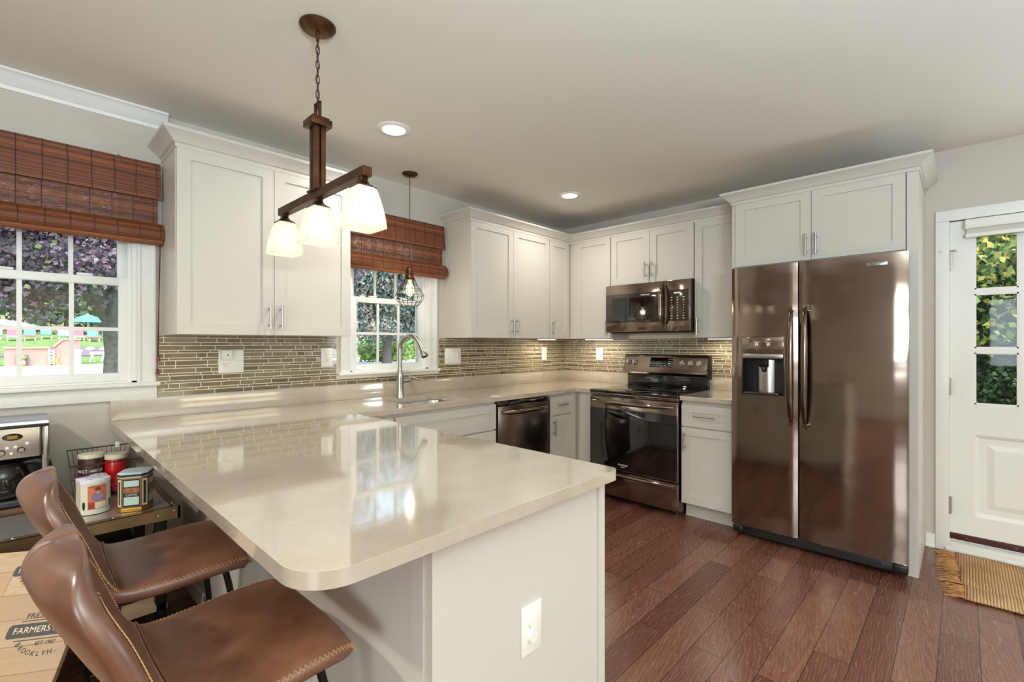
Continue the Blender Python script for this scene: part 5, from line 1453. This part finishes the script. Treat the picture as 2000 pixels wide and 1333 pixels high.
tree('blossom_tree', 'blue green tree with pale blossom centred in the sink window', 11.3, 22.0, -.1,
     [(0, 0, 0, .30), (.05, 0, 1.2, .25), (.1, 0, 1.8, .22), (0, 0, 4.5, .12)],
     [(11.0, 22, 4.2, 4.6, 3.0, 2.7, 18000), (13.5, 22, 3.6, 3.2, 2.4, 2.3, 9000), (8.6, 22.5, 3.4, 3.0, 2.2, 2.3, 9000), (11.5, 21, 6.6, 5.0, 3, 2.4, 9000), (10, 20, 2.2, 1.1, .8, .5, 400), (13.2, 20.4, 2.0, 1.3, .8, .6, 400)], TEAL, .17, 11,
     limbs=[[(.1, 0, 1.5, .16), (-.8, 0, 2.3, .1), (-1.8, 0, 3.3, .05)], [(.1, 0, 1.6, .15), (.9, 0, 2.5, .09), (1.9, 0, 3.3, .05)]])
for i, (x, y, rx, rz, n, lab) in enumerate(((9.2, 27, 2.2, 1.1, 1500, 'yellow green shrub low in the left of the sink window'), (14.5, 27.5, 2.4, 1.0, 1500, 'yellow green shrub right of the blossom tree trunk'), (19.5, 30, 3.0, 1.3, 1200, 'yellow green shrub far right beyond the sink window'))):
    r = thing('shrub', lab, 'shrub', (x, y, -.05), 'shrubs beyond the pavement')
    m = M()
    for k in range(5): m.tube([(x, y, -.05), (x + .4 * math.cos(k * 1.3), y + .4 * math.sin(k * 1.3), .5), (x + .9 * math.cos(k * 1.3), y + .7 * math.sin(k * 1.3), .9)], [.05, .035, .02], 6)
    m.build('stem', BARK, r); leaves('foliage', LIME[2:] + [GRN, LIME[0]], r, [(x, y, .7, rx, 1.2, rz, n)], .3, 20 + i)
for i, (x, y, rx, rz, lab) in enumerate(((0, 70, 8, 5.5, 'distant green tree behind the left window view'), (24, 66, 9, 7, 'distant green tree behind the blossom tree'), (50, 66, 9, 6.5, 'distant green tree at the far right of the view'), (-26, 70, 9, 6, 'distant green tree at the far left of the view'))):
    tree('distant_tree', lab, x, y, 2.0, [(0, 0, 0, .5), (0, 0, 5, .3)], [(x, y, 2.2 + rz, rx, 3, rz, 3600)], TEAL[:2] + [TEAL[3], BUSH[0], GRN], .8, 30 + i, 'distant trees')
# hedge bank behind the back door
hg = thing('hedge', 'dense green hedge filling the door panes, yellow leaf colour giving its sunlit top', 'hedge', (2.3, -3.75, -.2)); q = random.Random(4)
m = M()
for k in range(16):
    y = -3.75 + q.uniform(-1.2, 1.2); zt_ = q.uniform(1.2, 2.6)
    m.tube([(2.3, y, -.2), (2.1, y + q.uniform(-.2, .2), zt_ * .5), (1.85 + q.uniform(-.15, .15), y + q.uniform(-.35, .35), zt_)], [.022, .013, .005], 6)
m.build('branch', pbr('twig', lin(168, 138, 110), .8), hg)
leaves('foliage', BUSH, hg, [(2.3, -3.75, .75, .55, 1.5, .95, 26000), (2.4, -3.75, 1.9, .4, 1.5, .65, 14000), (2.6, -3.8, 2.6, .3, 1.5, .7, 5000)], .042, 50)
leaves('sunlit_foliage', LIME + [BUSH[0]], hg, [(2.05, -3.7, 2.15, .45, 1.4, .5, 5500), (1.95, -3.7, 1.5, .35, 1.4, .3, 700)], .06, 51)  # yellow leaf colour stands in for sunlight on the hedge top
m = M(); m.box(3.6, 3.7, -8, .1, -.2, 3.0); tag(m.build('garden_fence', pbr('fence_dark', lin(70, 78, 60), .9, var=.3, vscale=4), None, 0), 'dark garden fence behind the shrubs outside the door', 'fence')

# things across the pavement, seen through the left window
BRICK = pbr('pink_block', lin(166, 134, 128), .9, var=.12, vscale=1.5)
w1 = thing('planter_wall', 'long low pink block wall beyond the pavement', 'wall', (-3.66, 36.7, 0)); m = M(); m.box(-4.57, -2.76, 36.4, 37.2, -.02, 1.0); b = m.build('block_wall', BRICK, w1, 0); m = M(); m.box(-4.62, -2.71, 36.3, 37.3, 1.0, 1.1); m.build('cap', pbr('pink_cap', lin(176, 140, 126), .9), b, 0)
w2 = thing('planter_wall', 'taller pink block wall with sloped end, beside the ladder', 'wall', (-1.95, 36.8, 0)); m = M(); m.loft([[(x, y, z) for x, z in ((-2.54, -.02), (-1.36, -.02), (-1.36, 1.5), (-2.1, 1.5), (-2.54, 1.0))] for y in (36.4, 37.4)], True, True, True); b = m.build('block_wall', BRICK, w2, 0); m = M(); m.loft([[(x, y, z) for x, z in ((-2.58, 1.0), (-2.12, 1.51), (-1.31, 1.51), (-1.31, 1.6), (-2.15, 1.6), (-2.58, 1.1))] for y in (36.3, 37.5)], True, True, True); m.build('cap', pbr('pink_cap2', lin(176, 140, 126), .9), b, 0)
tc = thing('traffic_cone', 'small orange and white traffic cone in front of the pink wall', 'traffic cone', (-3.8, 36.0, -.02)); m = M(); m.box(-3.95, -3.65, 35.85, 36.15, -.019, .02); m.lathe([(.11, .02), (.09, .13)], (-3.8, 36, 0), 16); m.lathe([(.06, .3), (.03, .42), (0, .42)], (-3.8, 36, 0), 16); b = m.build('cone', pbr('cone_orange', lin(230, 100, 50), .6), tc); m = M(); m.lathe([(.09, .13), (.06, .3)], (-3.8, 36, 0), 16); m.build('reflective_band', WHITEP, b)
cs = thing('sign_board', 'dark leaning board with green top behind the traffic cone', 'sign', (-3.85, 36.3, -.02)); m = M(); m.box(-4.1, -3.6, 36.22, 36.3, -.02, .62); b = m.build('board', pbr('board_dark', lin(84, 92, 104), .7), cs, 0); m = M(); m.lathe([(0, .16), (.16, .05), (.16, -.05), (0, -.16)], (-3.82, 36.2, .48), 14); m.build('green_ball', GRASS, b)
lad = thing('ladder', 'small white ladder leaning between the two pink walls', 'ladder', (-2.64, 36.2, -.02)); m = M()
for x in (-2.74, -2.55): m.tube([(x, 36.0, -.02), (x, 36.35, .95)], .035, 6)
b = m.build('rail', WHITEP, lad)
for k in range(5): m = M(); m.tube([(-2.74, 36.05 + k * .07, .1 + k * .19), (-2.55, 36.05 + k * .07, .1 + k * .19)], .03, 6); m.build('rung', WHITEP, lad)
ho = thing('garden_hose', 'yellow hose hanging beside the white ladder', 'hose', (-2.42, 36.2, -.02)); m = M(); m.tube([(-2.36, 36.25, .7), (-2.38, 36.2, .45), (-2.46, 36.2, .2), (-2.34, 36.15, .01), (-2.44, 36.1, .01)], .035, 6); m.build('hose', pbr('hose_yellow', lin(226, 200, 90), .6), ho)
po = thing('bollard', 'white post at the edge of the pavement', 'post', (-1.68, 33.5, -.02)); m = M(); m.box(-1.83, -1.53, 33.3, 33.7, -.02, .85, .03); b = m.build('post', WHITEP, po); m = M(); m.box(-1.9, -1.46, 33.2, 33.8, .85, .95, .04); m.build('post_cap', WHITEP, b)
sh_ = thing('sawhorse', 'white sawhorse on the grass beyond the pavement', 'sawhorse', (-.33, 38.5, 0.06)); m = M(); m.box(-.75, .1, 38.4, 38.6, .58, .74); b = m.build('beam', WHITEP, sh_, 0)
for x, e in ((-.62, -.15), (-.62, .15), (-.05, -.15), (-.05, .15)): m = M(); m.tube([(x, 38.5, .6), (x + e, 38.5 + e * 2, .07)], .05, 6); m.build('leg', WHITEP, sh_)
um = thing('sun_umbrella', 'blue sun umbrella at the pool on the slope', 'umbrella', (.35, 54, 1.7)); m = M(); m.cyl((.35, 54, 1.65), (.35, 54, 4.0), .05, n=8); b = m.build('pole', WHITEP, um); m = M(); m.lathe([(1.35, 3.2), (.7, 3.65), (0, 3.95)], (.35, 54, 0), 10); m.build('canopy', pbr('umbrella_blue', lin(90, 186, 226), .7), um)
POOLC = [pbr('pool_blue', lin(86, 160, 220), .6), pbr('pool_white', lin(240, 240, 244), .6), pbr('pool_red', lin(220, 90, 110), .6), pbr('pool_teal', lin(80, 150, 150), .6)]
q = random.Random(2)
for k in range(12):
    x = -9.2 + k * .98 + q.uniform(-.1, .1); y = 53 + q.uniform(-2, 2); z = 1.4 + (y - 50) * .0625; ci = k % 4
    ln = thing('pool_lounger', '%s pool lounger with raised back in the row on the distant slope' % ('blue', 'white', 'red', 'teal')[ci], 'lounger', (x, y, z), '%s pool loungers on the slope' % ('blue', 'white', 'red', 'teal')[ci])
    m = M(); m.box(x - .35, x + .35, y - .7, y + .6, z + .3, z + .4); b = m.build('seat', POOLC[ci], ln, 0); m = M(); m.loft([[(xx, y + .6, z + .35), (xx, y + 1.0, z + 1.0), (xx, y + 1.08, z + .96), (xx, y + .68, z + .3)] for xx in (x - .35, x + .35)], True, True, True); m.build('backrest', POOLC[(ci + 1) % 4], ln, 0)
    for sx_ in (-.3, .3):
        for sy_ in (-.6, .5): m = M(); m.tube([(x + sx_, y + sy_, z - .05), (x + sx_, y + sy_, z + .31)], .035, 5); m.build('leg', WHITEP, ln)
for i, (x, y, z, rx) in enumerate(((-3.4, 44.5, .75, .32), (-2.65, 45, .8, .28), (-1.85, 44.8, .78, .35), (-.25, 44.6, .78, .3), (.55, 44.4, .76, .34), (-1.05, 45.4, .86, .3))):
    m = M(); m.lathe([(0, -.3), (.8, -.2), (1, .1), (.7, .4), (0, .5)], (x, y, z), 9, R=Matrix.Diagonal((rx, .5, .55))); o = m.build('boulder', pbr('boulder_grey', lin(186, 182, 176), .9), None, 30)
    tag(o, 'grey boulder in the rock row on the distant slope', 'boulder', 'boulders on the slope')
m = M(); m.loft([[(x, y, z) for x, y, z in ((-5.0, 42.2, .43), (1.2, 42.2, .43), (1.4, 46.5, .99), (-4.0, 46.5, .99))], [(x, y, z + .03) for x, y, z in ((-5.0, 42.2, .43), (1.2, 42.2, .43), (1.4, 46.5, .99), (-4.0, 46.5, .99))]], True, True, True); struct(m, 'planting_bed', pbr('bed_mulch', lin(116, 108, 128), .95), 'dark mulch bed on the slope', 0, base=False)
